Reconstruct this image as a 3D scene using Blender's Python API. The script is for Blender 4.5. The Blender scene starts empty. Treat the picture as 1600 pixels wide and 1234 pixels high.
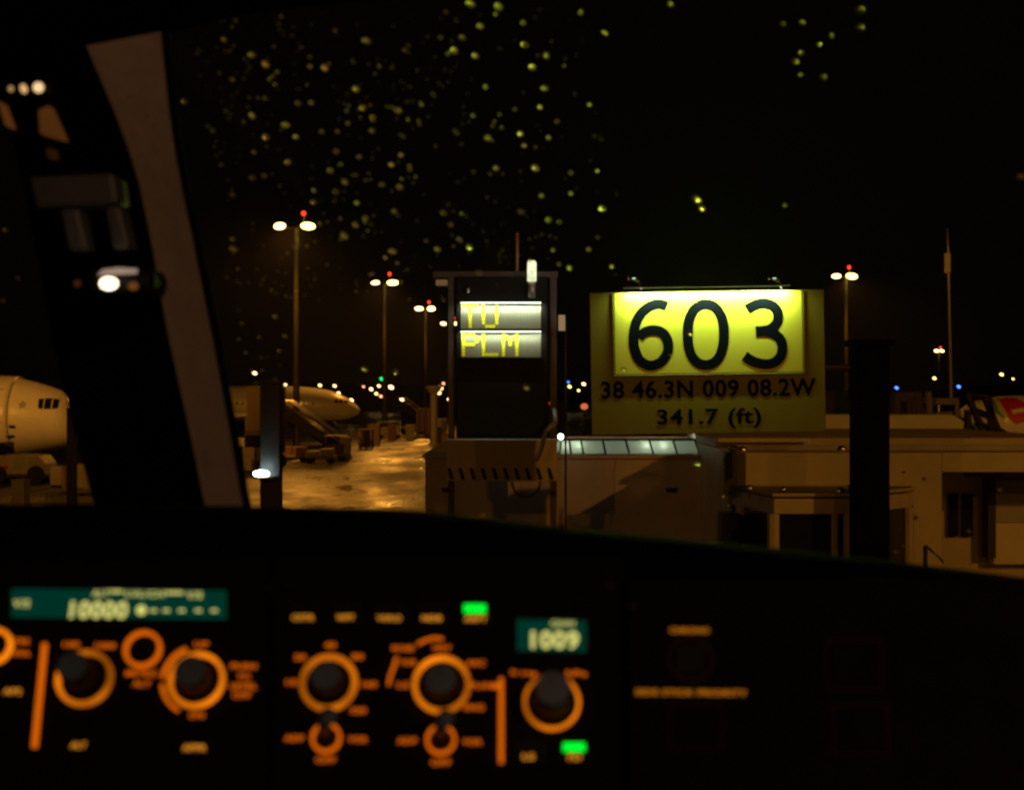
import bpy, bmesh, math, random
from mathutils import Vector, Matrix
random.seed(7)
R = math.radians
SC = bpy.context.scene
COL = SC.collection
F = 2370.0            # focal length in pixels of the 1600 px wide photograph
EYE = 5.0             # pilot's eye above the apron

# ---------------------------------------------------------------- camera, world, exposure
cam_d = bpy.data.cameras.new('camera'); cam = bpy.data.objects.new('camera', cam_d)
COL.objects.link(cam); SC.camera = cam
cam.location = (0, 0, EYE); cam.rotation_euler = (R(90), 0, 0)
cam_d.sensor_width = 36; cam_d.lens = 36 * F / 1600
cam_d.clip_start = 0.01; cam_d.clip_end = 6000
cam_d.dof.use_dof = True; cam_d.dof.focus_distance = 2.8; cam_d.dof.aperture_fstop = 11.5
w = bpy.data.worlds.new('World'); SC.world = w; w.use_nodes = True
wn = w.node_tree.nodes; wl = w.node_tree.links; bg = wn['Background']
sky = wn.new('ShaderNodeTexSky'); sky.sky_type = 'NISHITA'; sky.sun_disc = False
sky.sun_elevation = R(1.0); sky.sun_rotation = R(200)
tint = wn.new('ShaderNodeMixRGB'); tint.blend_type = 'MIX'; tint.inputs[0].default_value = 0.94
tint.inputs[2].default_value = (0.95, 0.62, 0.36, 1)       # town glow on low cloud
wl.new(sky.outputs[0], tint.inputs[1]); wl.new(tint.outputs[0], bg.inputs[0])
bg.inputs[1].default_value = 0.0012
SC.view_settings.view_transform = 'Standard'; SC.view_settings.look = 'None'
SC.view_settings.exposure = 0; SC.view_settings.gamma = 1
SC.view_settings.use_curve_mapping = False
SC.render.engine = 'CYCLES'
cy = SC.cycles
cy.use_denoising = True; cy.max_bounces = 7; cy.transparent_max_bounces = 16
cy.sample_clamp_indirect = 2.0; cy.filter_width = 1.6; cy.use_adaptive_sampling = False
try: cy.denoiser = 'OPENIMAGEDENOISE'
except Exception: pass
SODIUM = (1.0, 0.37, 0.04)

def P(px, py, d):
    return Vector(((px - 800) / F * d, d, EYE - (py - 617) / F * d))

# ---------------------------------------------------------------- materials
MATS = {}
def mat(name, color, rough=0.6, metal=0.0, var=0.0, scale=3.0, bump=0.0, spec=0.5, detail=5, emit=None, es=0.0, stretch=None):
    m = bpy.data.materials.new(name); m.use_nodes = True; MATS[name] = m
    nt = m.node_tree; b = nt.nodes['Principled BSDF']
    b.inputs['Base Color'].default_value = (*color, 1)
    b.inputs['Roughness'].default_value = rough; b.inputs['Metallic'].default_value = metal
    b.inputs['Specular IOR Level'].default_value = spec
    if emit:
        b.inputs['Emission Color'].default_value = (*emit, 1); b.inputs['Emission Strength'].default_value = es
    if var or bump:
        tc = nt.nodes.new('ShaderNodeTexCoord'); mp = nt.nodes.new('ShaderNodeMapping')
        nt.links.new(tc.outputs['Object'], mp.inputs[0])
        if stretch: mp.inputs['Scale'].default_value = stretch
        n = nt.nodes.new('ShaderNodeTexNoise'); n.inputs['Scale'].default_value = scale; n.inputs['Detail'].default_value = detail
        n.inputs['Roughness'].default_value = 0.62
        nt.links.new(mp.outputs[0], n.inputs['Vector'])
        if var:
            r = nt.nodes.new('ShaderNodeValToRGB')
            r.color_ramp.elements[0].position = 0.3; r.color_ramp.elements[1].position = 0.7
            r.color_ramp.elements[0].color = (*[c * (1 - var) for c in color], 1)
            r.color_ramp.elements[1].color = (*[min(1, c * (1 + var * 0.6)) for c in color], 1)
            nt.links.new(n.outputs[0], r.inputs[0]); nt.links.new(r.outputs[0], b.inputs['Base Color'])
            mr = nt.nodes.new('ShaderNodeMapRange'); mr.inputs[3].default_value = max(0, rough - 0.12); mr.inputs[4].default_value = min(1, rough + 0.12)
            nt.links.new(n.outputs[0], mr.inputs[0]); nt.links.new(mr.outputs[0], b.inputs['Roughness'])
        if bump:
            bm_ = nt.nodes.new('ShaderNodeBump'); bm_.inputs['Strength'].default_value = bump; bm_.inputs['Distance'].default_value = 0.02
            nt.links.new(n.outputs[0], bm_.inputs['Height']); nt.links.new(bm_.outputs[0], b.inputs['Normal'])
    return m
def glow(name, color, s, var=0.0, scale=60, sampled=False):
    m = bpy.data.materials.new(name); m.use_nodes = True; MATS[name] = m
    nt = m.node_tree; nt.nodes.clear(); o = nt.nodes.new('ShaderNodeOutputMaterial')
    e = nt.nodes.new('ShaderNodeEmission'); e.inputs[0].default_value = (*color, 1); e.inputs[1].default_value = s
    nt.links.new(e.outputs[0], o.inputs[0])
    if var:
        tc = nt.nodes.new('ShaderNodeTexCoord'); n = nt.nodes.new('ShaderNodeTexNoise'); n.inputs['Scale'].default_value = scale
        n.inputs['Detail'].default_value = 1
        nt.links.new(tc.outputs['Object'], n.inputs['Vector'])
        mr = nt.nodes.new('ShaderNodeMapRange'); mr.inputs[1].default_value = 0.3; mr.inputs[2].default_value = 0.7
        mr.inputs[3].default_value = s * (1 - var); mr.inputs[4].default_value = s * (1 + var)
        nt.links.new(n.outputs[0], mr.inputs[0]); nt.links.new(mr.outputs[0], e.inputs[1])
    if not sampled: m.cycles.emission_sampling = 'NONE'
    return m

M = dict(
 black=mat('black_plastic', (0.004, 0.004, 0.0045), 0.6, spec=0.2, var=0.25, scale=40, bump=0.08),
 panel=mat('panel_paint', (0.0035, 0.0037, 0.005), 0.8, spec=0.15, var=0.2, scale=60, bump=0.05),
 knob=mat('knob_rubber', (0.10, 0.15, 0.23), 0.42, var=0.2, scale=90),
 leather=mat('glareshield_skin', (0.004, 0.004, 0.005), 0.85, var=0.3, scale=120, bump=0.2, spec=0.04),
 beige=mat('post_lining', (0.41, 0.33, 0.255), 0.7, var=0.16, scale=70, bump=0.1),
 rubber=mat('seal_rubber', (0.008, 0.008, 0.008), 0.7, var=0.2, scale=30, spec=0.2),
 seal=mat('matt_black_lining', (0.004, 0.004, 0.004), 0.9, var=0.2, scale=30, spec=0.05),
 stairdark=mat('stair_paint', (0.022, 0.020, 0.018), 0.7, var=0.2, scale=2, spec=0.15),
 dim=mat('grey_bracket', (0.10, 0.105, 0.105), 0.5, var=0.2, scale=30),
 white=mat('white_paint', (0.78, 0.76, 0.72), 0.28, var=0.05, scale=0.6),
 wall=mat('wall_cladding', (0.52, 0.46, 0.38), 0.6, var=0.18, scale=1.6, bump=0.05),
 wall2=mat('bridge_cladding', (0.60, 0.56, 0.42), 0.55, var=0.2, scale=1.7, bump=0.05),
 cream=mat('cream_paint', (0.66, 0.60, 0.46), 0.5, var=0.15, scale=1.5),
 grey=mat('grey_metal', (0.34, 0.34, 0.33), 0.45, metal=0.2, var=0.15, scale=2),
 dark=mat('dark_steel', (0.035, 0.033, 0.032), 0.55, metal=0.2, var=0.25, scale=2),
 darker=mat('dark_opening', (0.01, 0.01, 0.011), 0.4),
 glassd=mat('dark_glass', (0.012, 0.016, 0.018), 0.12, spec=0.8),
 chrome=mat('bare_aluminium', (0.75, 0.75, 0.74), 0.12, metal=1.0),
 mastgrey=mat('mast_paint', (0.075, 0.072, 0.06), 0.6, var=0.2, scale=2),
 rail=mat('rail_steel', (0.95, 0.92, 0.85), 0.36, metal=1.0),
 glint=mat('polished_fitting', (0.9, 0.88, 0.8), 0.22, metal=1.0),
 galv=mat('galvanised_steel', (0.48, 0.47, 0.45), 0.42, metal=0.5, var=0.15, scale=4),
 tyre=mat('tyre_rubber', (0.02, 0.02, 0.02), 0.85),
 tugpaint=mat('weathered_white', (0.42, 0.38, 0.30), 0.6, var=0.3, scale=1.5),
 olive=mat('olive_paint', (0.24, 0.20, 0.07), 0.7, var=0.1, scale=1),
 dgreen=mat('dull_green_paint', (0.05, 0.10, 0.02), 0.7, var=0.1, scale=1),
 brown=mat('brown_paint', (0.20, 0.13, 0.08), 0.6, var=0.15, scale=2),
 rust=mat('red_brown_paint', (0.22, 0.11, 0.065), 0.6, var=0.2, scale=2),
 orange=mat('orange_paint', (0.40, 0.20, 0.09), 0.6, var=0.1, scale=2),
 redp=mat('red_paint', (0.55, 0.02, 0.015), 0.45),
 green=mat('green_paint', (0.10, 0.32, 0.04), 0.5),
 yel=mat('yellow_green_paint', (0.55, 0.55, 0.06), 0.5),
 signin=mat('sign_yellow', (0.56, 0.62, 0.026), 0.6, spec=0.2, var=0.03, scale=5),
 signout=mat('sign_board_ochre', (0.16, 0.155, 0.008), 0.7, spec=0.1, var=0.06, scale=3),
 ink=mat('sign_lettering', (0.0015, 0.004, 0.003), 0.8, spec=0.04),
 slat=mat('display_backing', (0.20, 0.205, 0.15), 0.5, var=0.05, scale=20),
 flip=mat('yellow_flip_disc', (0.85, 0.90, 0.02), 0.5),
 pit=mat('unlit_disc', (0.16, 0.17, 0.14), 0.6),
 line=mat('road_paint', (0.72, 0.60, 0.2), 0.5, var=0.2, scale=3),
)
G = dict(
 sodium=glow('sodium_lamp', (1.0, 0.58, 0.22), 6.5),
 sodium2=glow('yellow_lamp', (1.0, 0.78, 0.14), 9),
 far=glow('far_sodium_lamp', (1.0, 0.54, 0.22), 6),
 farr=glow('far_red_orange_lamp', (1.0, 0.30, 0.12), 4),
 fary=glow('far_yellow_lamp', (1.0, 0.78, 0.20), 5),
 farb=glow('blue_taxiway_lamp', (0.06, 0.18, 1.0), 4),
 farg=glow('green_beacon_lamp', (0.0, 0.75, 0.15), 2.2),
 farw=glow('white_lamp', (0.95, 1.0, 0.97), 14),
 cool=glow('cool_white_lamp', (0.72, 0.95, 0.95), 25),
 red=glow('obstruction_lamp', (1.0, 0.035, 0.01), 3),
 tail=glow('tail_lamp', (0.8, 0.07, 0.02), 0.7),
 amberfar=glow('orange_beacon', (0.9, 0.20, 0.06), 0.8),
 tube=glow('lamp_tube', (0.92, 1.0, 0.78), 3),
 ring=glow('ring_lighting', (1.0, 0.23, 0.005), 0.70, var=0.6, scale=45, sampled=False),
 text=glow('lit_lettering', (1.0, 0.17, 0.003), 0.72),
 textdim=glow('button_lettering', (0.85, 0.30, 0.02), 0.95),
 faint=glow('faint_outline', (0.9, 0.22, 0.06), 0.007),
 side=glow('side_lettering', (0.8, 0.24, 0.01), 0.6),
 lcd=glow('display_backlight', (0.0, 0.030, 0.018), 1.0),
 seg=glow('display_digits', (0.55, 0.52, 0.14), 1.25),
 segd=glow('display_small_print', (0.50, 0.48, 0.13), 1.15),
 bar=glow('green_annunciator', (0.0, 1.0, 0.03), 1.2),
 warm=glow('warm_reflection', (1.0, 0.66, 0.32), 1.1),
 warm2=glow('warm_reflection_dim', (1.0, 0.60, 0.24), 0.75),
 bulb=glow('compass_bulb', (1.0, 0.78, 0.50), 4),
 lit=glow('lit_housing', (0.9, 0.62, 0.45), 0.35, var=0.5, scale=30),
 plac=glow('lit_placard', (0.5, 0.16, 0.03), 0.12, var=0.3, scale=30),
)

# ---------------------------------------------------------------- builders
ORG = {}
class MB:
    def __init__(s): s.bm = bmesh.new()
    def quad(s, pts):
        vs = [s.bm.verts.new(p) for p in pts]; s.bm.faces.new(vs); return vs
    def hexa(s, p):                                # 8 corners: bottom 4, top 4
        v = [s.bm.verts.new(q) for q in p]
        for f in ((0,3,2,1),(4,5,6,7),(0,1,5,4),(1,2,6,5),(2,3,7,6),(3,0,4,7)): s.bm.faces.new([v[i] for i in f])
    def box(s, x0, x1, y0, y1, z0, z1):
        s.hexa([(x0,y0,z0),(x1,y0,z0),(x1,y1,z0),(x0,y1,z0),(x0,y0,z1),(x1,y0,z1),(x1,y1,z1),(x0,y1,z1)]); return s
    def prism(s, pts, vec):                        # outline extruded along vec
        vec = Vector(vec); a = [s.bm.verts.new(p) for p in pts]; b = [s.bm.verts.new(Vector(p) + vec) for p in pts]
        n = len(a); s.bm.faces.new(a); s.bm.faces.new(b[::-1])
        for i in range(n): s.bm.faces.new([a[i], b[i], b[(i+1)%n], a[(i+1)%n]])
        return s
    def tube(s, pts, r, seg=8, closed=False):
        pts = [Vector(p) for p in pts]; rings = []; n = len(pts)
        rr = r if isinstance(r, (list, tuple)) else [r] * n
        for i, p in enumerate(pts):
            a = pts[(i-1) % n] if (closed or i > 0) else p; b = pts[(i+1) % n] if (closed or i < n-1) else p
            t = (b - a).normalized()
            up = Vector((0, 0, 1)) if abs(t.z) < 0.9 else Vector((0, 1, 0))
            u = t.cross(up).normalized(); v = u.cross(t)
            rings.append([s.bm.verts.new(p + (u*math.cos(2*math.pi*k/seg) + v*math.sin(2*math.pi*k/seg))*rr[i]) for k in range(seg)])
        m = n if closed else n-1
        for i in range(m):
            A, B = rings[i], rings[(i+1) % n]
            for k in range(seg): s.bm.faces.new([A[k], A[(k+1)%seg], B[(k+1)%seg], B[k]])
        if not closed: s.bm.faces.new(rings[0][::-1]); s.bm.faces.new(rings[-1])
        return s
    def ball(s, c, r, seg=12, sc=(1,1,1), rot=0):
        mt = Matrix.Translation(c) @ Matrix.Rotation(rot, 4, 'Y') @ Matrix.Diagonal((r*sc[0], r*sc[1], r*sc[2], 1))
        bmesh.ops.create_uvsphere(s.bm, u_segments=seg, v_segments=max(6, seg//2), radius=1, matrix=mt); return s
    def arc(s, C, u, v, n, r0, r1, a0, a1, h0, h1, seg=48):   # flat ring section standing h0..h1 above the plane
        full = abs(a1 - a0) >= 359.9; k = max(3, int(seg*abs(a1-a0)/360)); L = []
        for i in range(k + (0 if full else 1)):
            a = R(a0 + (a1-a0)*i/k); d = u*math.cos(a) + v*math.sin(a)
            L.append([s.bm.verts.new(C + d*r + n*h) for (r, h) in ((r0,h0),(r1,h0),(r1,h1),(r0,h1))])
        m = len(L)
        for i in range(m if full else m-1):
            A, B = L[i], L[(i+1) % m]
            for j in range(4): s.bm.faces.new([A[j], A[(j+1)%4], B[(j+1)%4], B[j]])
        if not full: s.bm.faces.new(L[0]); s.bm.faces.new(L[-1][::-1])
        return s
    def disc(s, C, u, v, n, prof, seg=32, sc=(1,1)):          # lathe about n: prof = [(r, h)...]
        L = [[s.bm.verts.new(C + (u*math.cos(2*math.pi*k/seg)*sc[0] + v*math.sin(2*math.pi*k/seg)*sc[1])*r + n*h) for k in range(seg)] for r, h in prof]
        for A, B in zip(L, L[1:]):
            for k in range(seg): s.bm.faces.new([A[k], A[(k+1)%seg], B[(k+1)%seg], B[k]])
        s.bm.faces.new(L[-1]); s.bm.faces.new(L[0][::-1]); return s
    def build(s, name, m, parent=None, smooth=False, bevel=0, kind=None):
        if bevel:
            bmesh.ops.bevel(s.bm, geom=list(s.bm.edges), offset=bevel, segments=2, affect='EDGES', profile=0.5)
        bmesh.ops.recalc_face_normals(s.bm, faces=s.bm.faces)
        me = bpy.data.meshes.new(name); org = ORG.get(parent, Vector((0,0,0))) if parent else Vector((0,0,0))
        if parent is None and s.bm.verts:
            vs = [v.co for v in s.bm.verts]
            org = Vector(((min(v.x for v in vs)+max(v.x for v in vs))/2, (min(v.y for v in vs)+max(v.y for v in vs))/2, min(v.z for v in vs)))
        bmesh.ops.translate(s.bm, verts=s.bm.verts, vec=-org)
        s.bm.to_mesh(me); s.bm.free()
        if smooth:
            for p in me.polygons: p.use_smooth = True
        me.materials.append(m)
        o = bpy.data.objects.new(name, me); COL.objects.link(o)
        ORG[o] = org
        if parent: o.parent = parent
        else: o.location = org
        if kind: o['kind'] = kind
        return o
def tag(o, label, cat, group=None):
    o['label'] = label; o['category'] = cat
    if group: o['group'] = group
    return o
def thing(name, label, cat, loc, group=None):
    o = bpy.data.objects.new(name, None); COL.objects.link(o); o.location = loc; o.empty_display_size = 0.1
    ORG[o] = Vector(loc); return tag(o, label, cat, group)
def structure(mb, name, m): return mb.build(name, m, kind='structure')
def copy_tree(o, parent=None):
    c = o.copy(); COL.objects.link(c); c.parent = parent; ORG[c] = ORG[o]
    for ch in list(o.children): copy_tree(ch, c)
    return c
def lettering(name, txt, m, parent, C, u, v, n, width=None, height=None, depth=0.001, bold=0.0, align='CENTER', wmax=None):
    """built-in font turned into mesh, laid on the plane (C, u, v)"""
    cu = bpy.data.curves.new('font_source', 'FONT'); cu.body = txt; cu.align_x = 'LEFT'; cu.extrude = 0; cu.offset = bold; cu.resolution_u = 3; cu.space_character = 1.08
    to = bpy.data.objects.new('font_source', cu); COL.objects.link(to)
    dg = bpy.context.evaluated_depsgraph_get(); me = bpy.data.meshes.new_from_object(to.evaluated_get(dg))
    bpy.data.objects.remove(to); bpy.data.curves.remove(cu)
    xs = [q.co.x for q in me.vertices]; ys = [q.co.y for q in me.vertices]
    w0, w1, h0, h1 = min(xs), max(xs), min(ys), max(ys)
    sy = height/(h1-h0) if height else width/(w1-w0); sx = width/(w1-w0) if width else sy
    org = ORG.get(parent, Vector())
    for q in me.vertices:
        x = (q.co.x - (w0+w1)/2)*sx; y = (q.co.y - (h0+h1)/2)*sy
        q.co = C + u*x + v*y + n*depth - org
    me.materials.clear(); me.materials.append(m)
    for p in me.polygons: p.material_index = 0
    o = bpy.data.objects.new(name, me); COL.objects.link(o); o.parent = parent; ORG[o] = org
    return o
def stroke(mb, pts, w, y, depth):                     # flat pen stroke in an XZ plane, facing -Y
    pts = [Vector(p) for p in pts]; n = len(pts); L = []
    for i, p in enumerate(pts):
        a = pts[max(i-1,0)]; b = pts[min(i+1,n-1)]; t = (b-a).normalized(); q = Vector((-t.y, t.x))*w/2
        L.append([mb.bm.verts.new((c.x, yy, c.y)) for c in (p+q, p-q) for yy in (y, y-depth)])
    for A, B in zip(L, L[1:]):
        for i, j in ((0,1),(1,3),(3,2),(2,0)): mb.bm.faces.new([A[i], A[j], B[j], B[i]])
    mb.bm.faces.new([L[0][i] for i in (0,1,3,2)]); mb.bm.faces.new([L[-1][i] for i in (0,2,3,1)])
def smoothline(pts, k=6, closed=False):
    out = []; n = len(pts); V = [Vector(p) for p in pts]
    for i in range(n-1):
        p0 = V[max(i-1,0)]; p1 = V[i]; p2 = V[i+1]; p3 = V[min(i+2,n-1)]
        for j in range(k):
            t = j/k
            out.append(0.5*((2*p1)+(p2-p0)*t+(2*p0-5*p1+4*p2-p3)*t*t+(-p0+3*p1-3*p2+p3)*t**3))
    out.append(V[-1]); return out
X = Vector((1,0,0)); Y = Vector((0,1,0)); Z = Vector((0,0,1))
def point(name, loc, watts, color, radius=0.15, parent=None):
    l = bpy.data.lights.new(name, 'POINT'); l.energy = watts; l.color = color; l.shadow_soft_size = radius
    o = bpy.data.objects.new(name, l); COL.objects.link(o); o.location = Vector(loc) - (ORG.get(parent, Vector()) if parent else Vector()); o.parent = parent
    return o
def spot(name, loc, target, watts, color, angle, radius=0.2, parent=None, blend=0.6):
    l = bpy.data.lights.new(name, 'SPOT'); l.energy = watts; l.color = color; l.shadow_soft_size = radius; l.spot_size = R(angle); l.spot_blend = blend
    o = bpy.data.objects.new(name, l); COL.objects.link(o); loc = Vector(loc)
    o.location = loc - (ORG.get(parent, Vector()) if parent else Vector()); o.parent = parent
    o.rotation_euler = (Vector(target) - loc).to_track_quat('-Z', 'Y').to_euler(); return o
def area(name, loc, target, watts, color, sx, sy, parent=None, spread=110):
    l = bpy.data.lights.new(name, 'AREA'); l.spread = R(spread); l.shape = 'RECTANGLE'; l.size = sx; l.size_y = sy; l.energy = watts; l.color = color
    o = bpy.data.objects.new(name, l); COL.objects.link(o); loc = Vector(loc)
    o.location = loc - (ORG.get(parent, Vector()) if parent else Vector()); o.parent = parent
    o.rotation_euler = (Vector(target) - loc).to_track_quat('-Z', 'Y').to_euler(); return o

# ================================================================= GROUND
gm = bpy.data.materials.new('wet_apron'); gm.use_nodes = True; nt = gm.node_tree; b = nt.nodes['Principled BSDF']
tc = nt.nodes.new('ShaderNodeTexCoord')
def noise(scale, det, stretch=(1,1,1), rough=0.6):
    mp = nt.nodes.new('ShaderNodeMapping'); mp.inputs['Scale'].default_value = stretch; nt.links.new(tc.outputs['Object'], mp.inputs[0])
    n = nt.nodes.new('ShaderNodeTexNoise'); n.inputs['Scale'].default_value = scale; n.inputs['Detail'].default_value = det; n.inputs['Roughness'].default_value = rough
    nt.links.new(mp.outputs[0], n.inputs['Vector']); return n
n1 = noise(0.16, 8, (1.3, 0.55, 1), 0.72); n2 = noise(0.9, 6); n3 = noise(6, 4)
cr = nt.nodes.new('ShaderNodeValToRGB'); cr.color_ramp.elements[0].position = 0.45; cr.color_ramp.elements[1].position = 0.60
cr.color_ramp.elements[0].color = (0.006, 0.0058, 0.0055, 1); cr.color_ramp.elements[1].color = (0.055, 0.050, 0.040, 1)
nt.links.new(n1.outputs[0], cr.inputs[0])
mx = nt.nodes.new('ShaderNodeMixRGB'); mx.blend_type = 'MULTIPLY'; mx.inputs[0].default_value = 0.7
c2 = nt.nodes.new('ShaderNodeValToRGB'); c2.color_ramp.elements[0].position = 0.3; c2.color_ramp.elements[0].color = (0.45,0.45,0.45,1); c2.color_ramp.elements[1].position = 0.65
nt.links.new(n2.outputs[0], c2.inputs[0]); nt.links.new(cr.outputs[0], mx.inputs[1]); nt.links.new(c2.outputs[0], mx.inputs[2]); nt.links.new(mx.outputs[0], b.inputs['Base Color'])
rr = nt.nodes.new('ShaderNodeMapRange'); rr.inputs[1].default_value = 0.38; rr.inputs[2].default_value = 0.62; rr.inputs[3].default_value = 0.62; rr.inputs[4].default_value = 0.18
nt.links.new(n1.outputs[0], rr.inputs[0]); nt.links.new(rr.outputs[0], b.inputs['Roughness'])
bp = nt.nodes.new('ShaderNodeBump'); bp.inputs['Strength'].default_value = 0.35; bp.inputs['Distance'].default_value = 0.03
nt.links.new(n3.outputs[0], bp.inputs['Height']); nt.links.new(bp.outputs[0], b.inputs['Normal'])
structure(MB().box(-1500, 1500, -300, 4000, -0.5, 0), 'ground', gm)
mk = MB()
mk.hexa([(-18.9,60,0.004),(-18.5,60,0.004),(-13.0,190,0.004),(-13.4,190,0.004),(-18.9,60,0.008),(-18.5,60,0.008),(-13.0,190,0.008),(-13.4,190,0.008)])
mk.box(-40, -9, 96, 96.35, 0.004, 0.008); mk.box(-30, -8, 133, 133.5, 0.009, 0.012)
o = mk.build('road_markings', M['line']); o['kind'] = 'structure'
for nm, pts in (('kerb', [(-27,108.6),(-19,110.2)]),):
    (x0,y0),(x1,y1) = pts
    q = MB().hexa([(x0,y0,0),(x1,y1,0),(x1,y1+.5,0),(x0,y0+.5,0),(x0,y0,.14),(x1,y1,.14),(x1,y1+.5,.14),(x0,y0+.5,.14)])
q = MB(); q.box(-27, -17.5, 108.8, 109.3, 0.001, 0.14); structure(q, 'kerb', M['cream'])
# low far hill behind the field
q = MB()
hp = [(-900,0)] + [(-900+i*60, 10+7*math.sin(i*0.55)+4*math.sin(i*1.7)) for i in range(31)] + [(900,0)]
q.prism([(x, 1400, max(0, z)) for x, z in hp], (0, 200, 0)); structure(q, 'hill', mat('hill_scrub', (0.03, 0.03, 0.02), 0.9, var=0.3, scale=0.05))

# ================================================================= FLOODLIGHT MASTS
def mast(px, top, d, dx1, dx2, label, watts=0, h=18.4, warm_right=True, loc=None, aim=None):
    if loc is None:
        c = P(px, 617, d); h = EYE + (617-top)/F*d; x, y = c.x, d
    else: x, y = loc
    t = thing('floodlight_mast', label, 'light mast', (x, y, 0), 'floodlight masts around the apron')
    MB().tube([(x,y,0),(x,y,h*0.5),(x,y,h)], [0.30,0.24,0.17], 12).build('pole', M['mastgrey'], t, smooth=True)
    MB().box(x-0.7, x+0.7, y-0.7, y+0.7, 0, 0.35).build('plinth', M['grey'], t)
    k = d/F if d else 0.05
    xs = (dx1*k, dx2*k)
    MB().box(x+min(xs), x+max(xs), y-0.12, y+0.12, h-0.06, h+0.08).build('crossarm', M['dark'], t)
    for i, xo in enumerate(xs):
        hd = MB().box(x+xo-0.42, x+xo+0.42, y-0.25, y+0.35, h+0.05, h+0.42).build('floodlight', M['dark'], t, bevel=0.04)
        MB().ball((x+xo, y-0.30, h+0.15), (0.36+d*0.0006)*random.uniform(.88,1.1)*(1.12 if (i and warm_right) else 1), 12, (random.uniform(1.15,1.35),0.5,random.uniform(.6,.75)), R(random.uniform(-6,14))).build('lens', G['sodium2'] if (i and warm_right) else G['sodium'], hd, smooth=True)
    MB().tube([(x+xs[1]*0.6,y,h+.05),(x+xs[1]*0.6,y,h+1.05)], 0.03, 6).build('rod', M['galv'], t)
    MB().ball((x+xs[1]*0.6, y, h+1.2), 0.14+d*.0004, 10).build('warning_lamp', G['red'], t, smooth=True)
    if aim:
        for k_, (tgt, wt, an) in enumerate(aim): spot('mast_beam', (x+1.2*k_, y-.6, h-.3), tgt, wt, SODIUM, an, .35, t)
    elif watts:
        spot('mast_light', (x+(xs[0]+xs[1])/2, y-1.0, h-0.1), (x, y-15, 0), watts*1.5, SODIUM, 102, 0.35, t)
    return t
mast(463, 357, 121, -25, 19, 'tallest looking floodlight mast, on the left, its right lamp yellow', 6000)
mast(601, 444, 179, -14, 13, 'second floodlight mast from the left, rising over the wet apron', 5000)
mast(665, 484, 237, -10, 9, 'third floodlight mast from the left with small paired lamps', 5000, warm_right=False)
mast(702, 507, 286, -9, 12, 'smallest floodlight mast, half hidden behind the left edge of the docking display', 0, warm_right=False)
mast(1322, 434, 173, -16, 8, 'floodlight mast right of the yellow 603 sign above the black column', 5000)
mast(1467, 549, 455, -4, 4, 'tiny far floodlight mast low on the right near the thin aerial', 0, warm_right=False)
# the nearer masts of the same rows, beside and behind the parked aircraft; the last added as fill
mast(0, 0, 0, 0, 0, 'floodlight mast standing left of the view beside the parked airliner', 1, h=19, loc=(-34, 42), aim=[((-34,92,3.5),23000,48),((-22,172,4),36000,30)])
mast(0, 0, 0, 0, 0, 'floodlight mast standing behind the flight deck on the right', 1, h=24, loc=(36, -35), aim=[((5,16,3),27000,70),((48,140,6),190000,22)])
mast(0, 0, 0, 0, 0, 'floodlight mast standing behind the flight deck on the left', 1, h=24, loc=(-30, -38), aim=[((3,16,3),7000,60)])
mast(0, 0, 0, 0, 0, 'unseen floodlight mast added behind the flight deck as fill', 1, h=22, loc=(20, -50), aim=[((6,16,3),7000,50)])  # added to thin the column's shadow on the bridge

# ================================================================= FAR LAMPS ON POLES
far = [
 (398,583,330,'far','white lamp on a thin pole left of the dark column with the blue-white light',2.6),
 (446,601,420,'far','faint orange pole lamp just above the rear fuselage of the distant airliner',1.7),
 (500,602,420,'fary','yellow pole lamp above the middle of the distant airliner',2.0),
 (523,603,420,'far','orange pole lamp, upper of the pair above the distant airliner nose',2.0),
 (529,614,380,'far','orange pole lamp, lower of the pair above the distant airliner nose',2.0),
 (549,625,260,'far','bright pole lamp right beside the nose of the distant airliner',2.3),
 (568,604,450,'farr','faint reddish pole lamp left of the green light',1.6),
 (580,608,450,'far','bright pole lamp below and left of the green light',2.3),
 (592,603,480,'far','small orange pole lamp directly below the green light',1.9),
 (588,615,400,'fary','yellow pole lamp in the cluster below the green light',1.9),
 (595,619,400,'farr','pinkish red pole lamp, lowest of the cluster below the green light',1.9),
 (597,592,420,'farg','green light on a pole in front of the second mast',3.0),
 (611,605,440,'far','large bright orange pole lamp right of the second mast',3.1),
 (628,624,260,'far','lone bright pole lamp over the far boarding stairs',2.5),
 (688,606,300,'far','upper bright lamp of the bunch left of the docking display',3.2),
 (685,613,300,'far','lower left bright lamp of the bunch left of the docking display',3.2),
 (693,599,340,'farr','faint red lamp topmost of the bunch left of the docking display',1.8),
 (702,624,260,'far','small bright lamp touching the left edge of the docking display',2.5),
 (888,597,440,'farb','pale blue lamp left of the 603 sign, over a yellow one',1.5),
 (890,604,440,'fary','yellow lamp left of the 603 sign, under a blue one',2.1),
 (904,610,440,'fary','small dim yellow lamp between two brighter ones left of the 603 sign',1.6),
 (912,600,440,'far','orange white lamp nearest the left edge of the 603 sign',2.3),
 (1401,606,300,'farb','blue light just right of the black column',2.3),
 (1498,604,300,'farb','blue light at the foot of the thin aerial mast',2.3),
 (1460,591,500,'fary','small yellow pole lamp under the tiny far floodlight mast',1.9),
 (1565,585,500,'fary','yellow pole lamp above the red emblem near the right edge',2.1),
 (1583,592,500,'fary','dimmer yellow pole lamp nearest the right edge',1.3),
]
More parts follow.
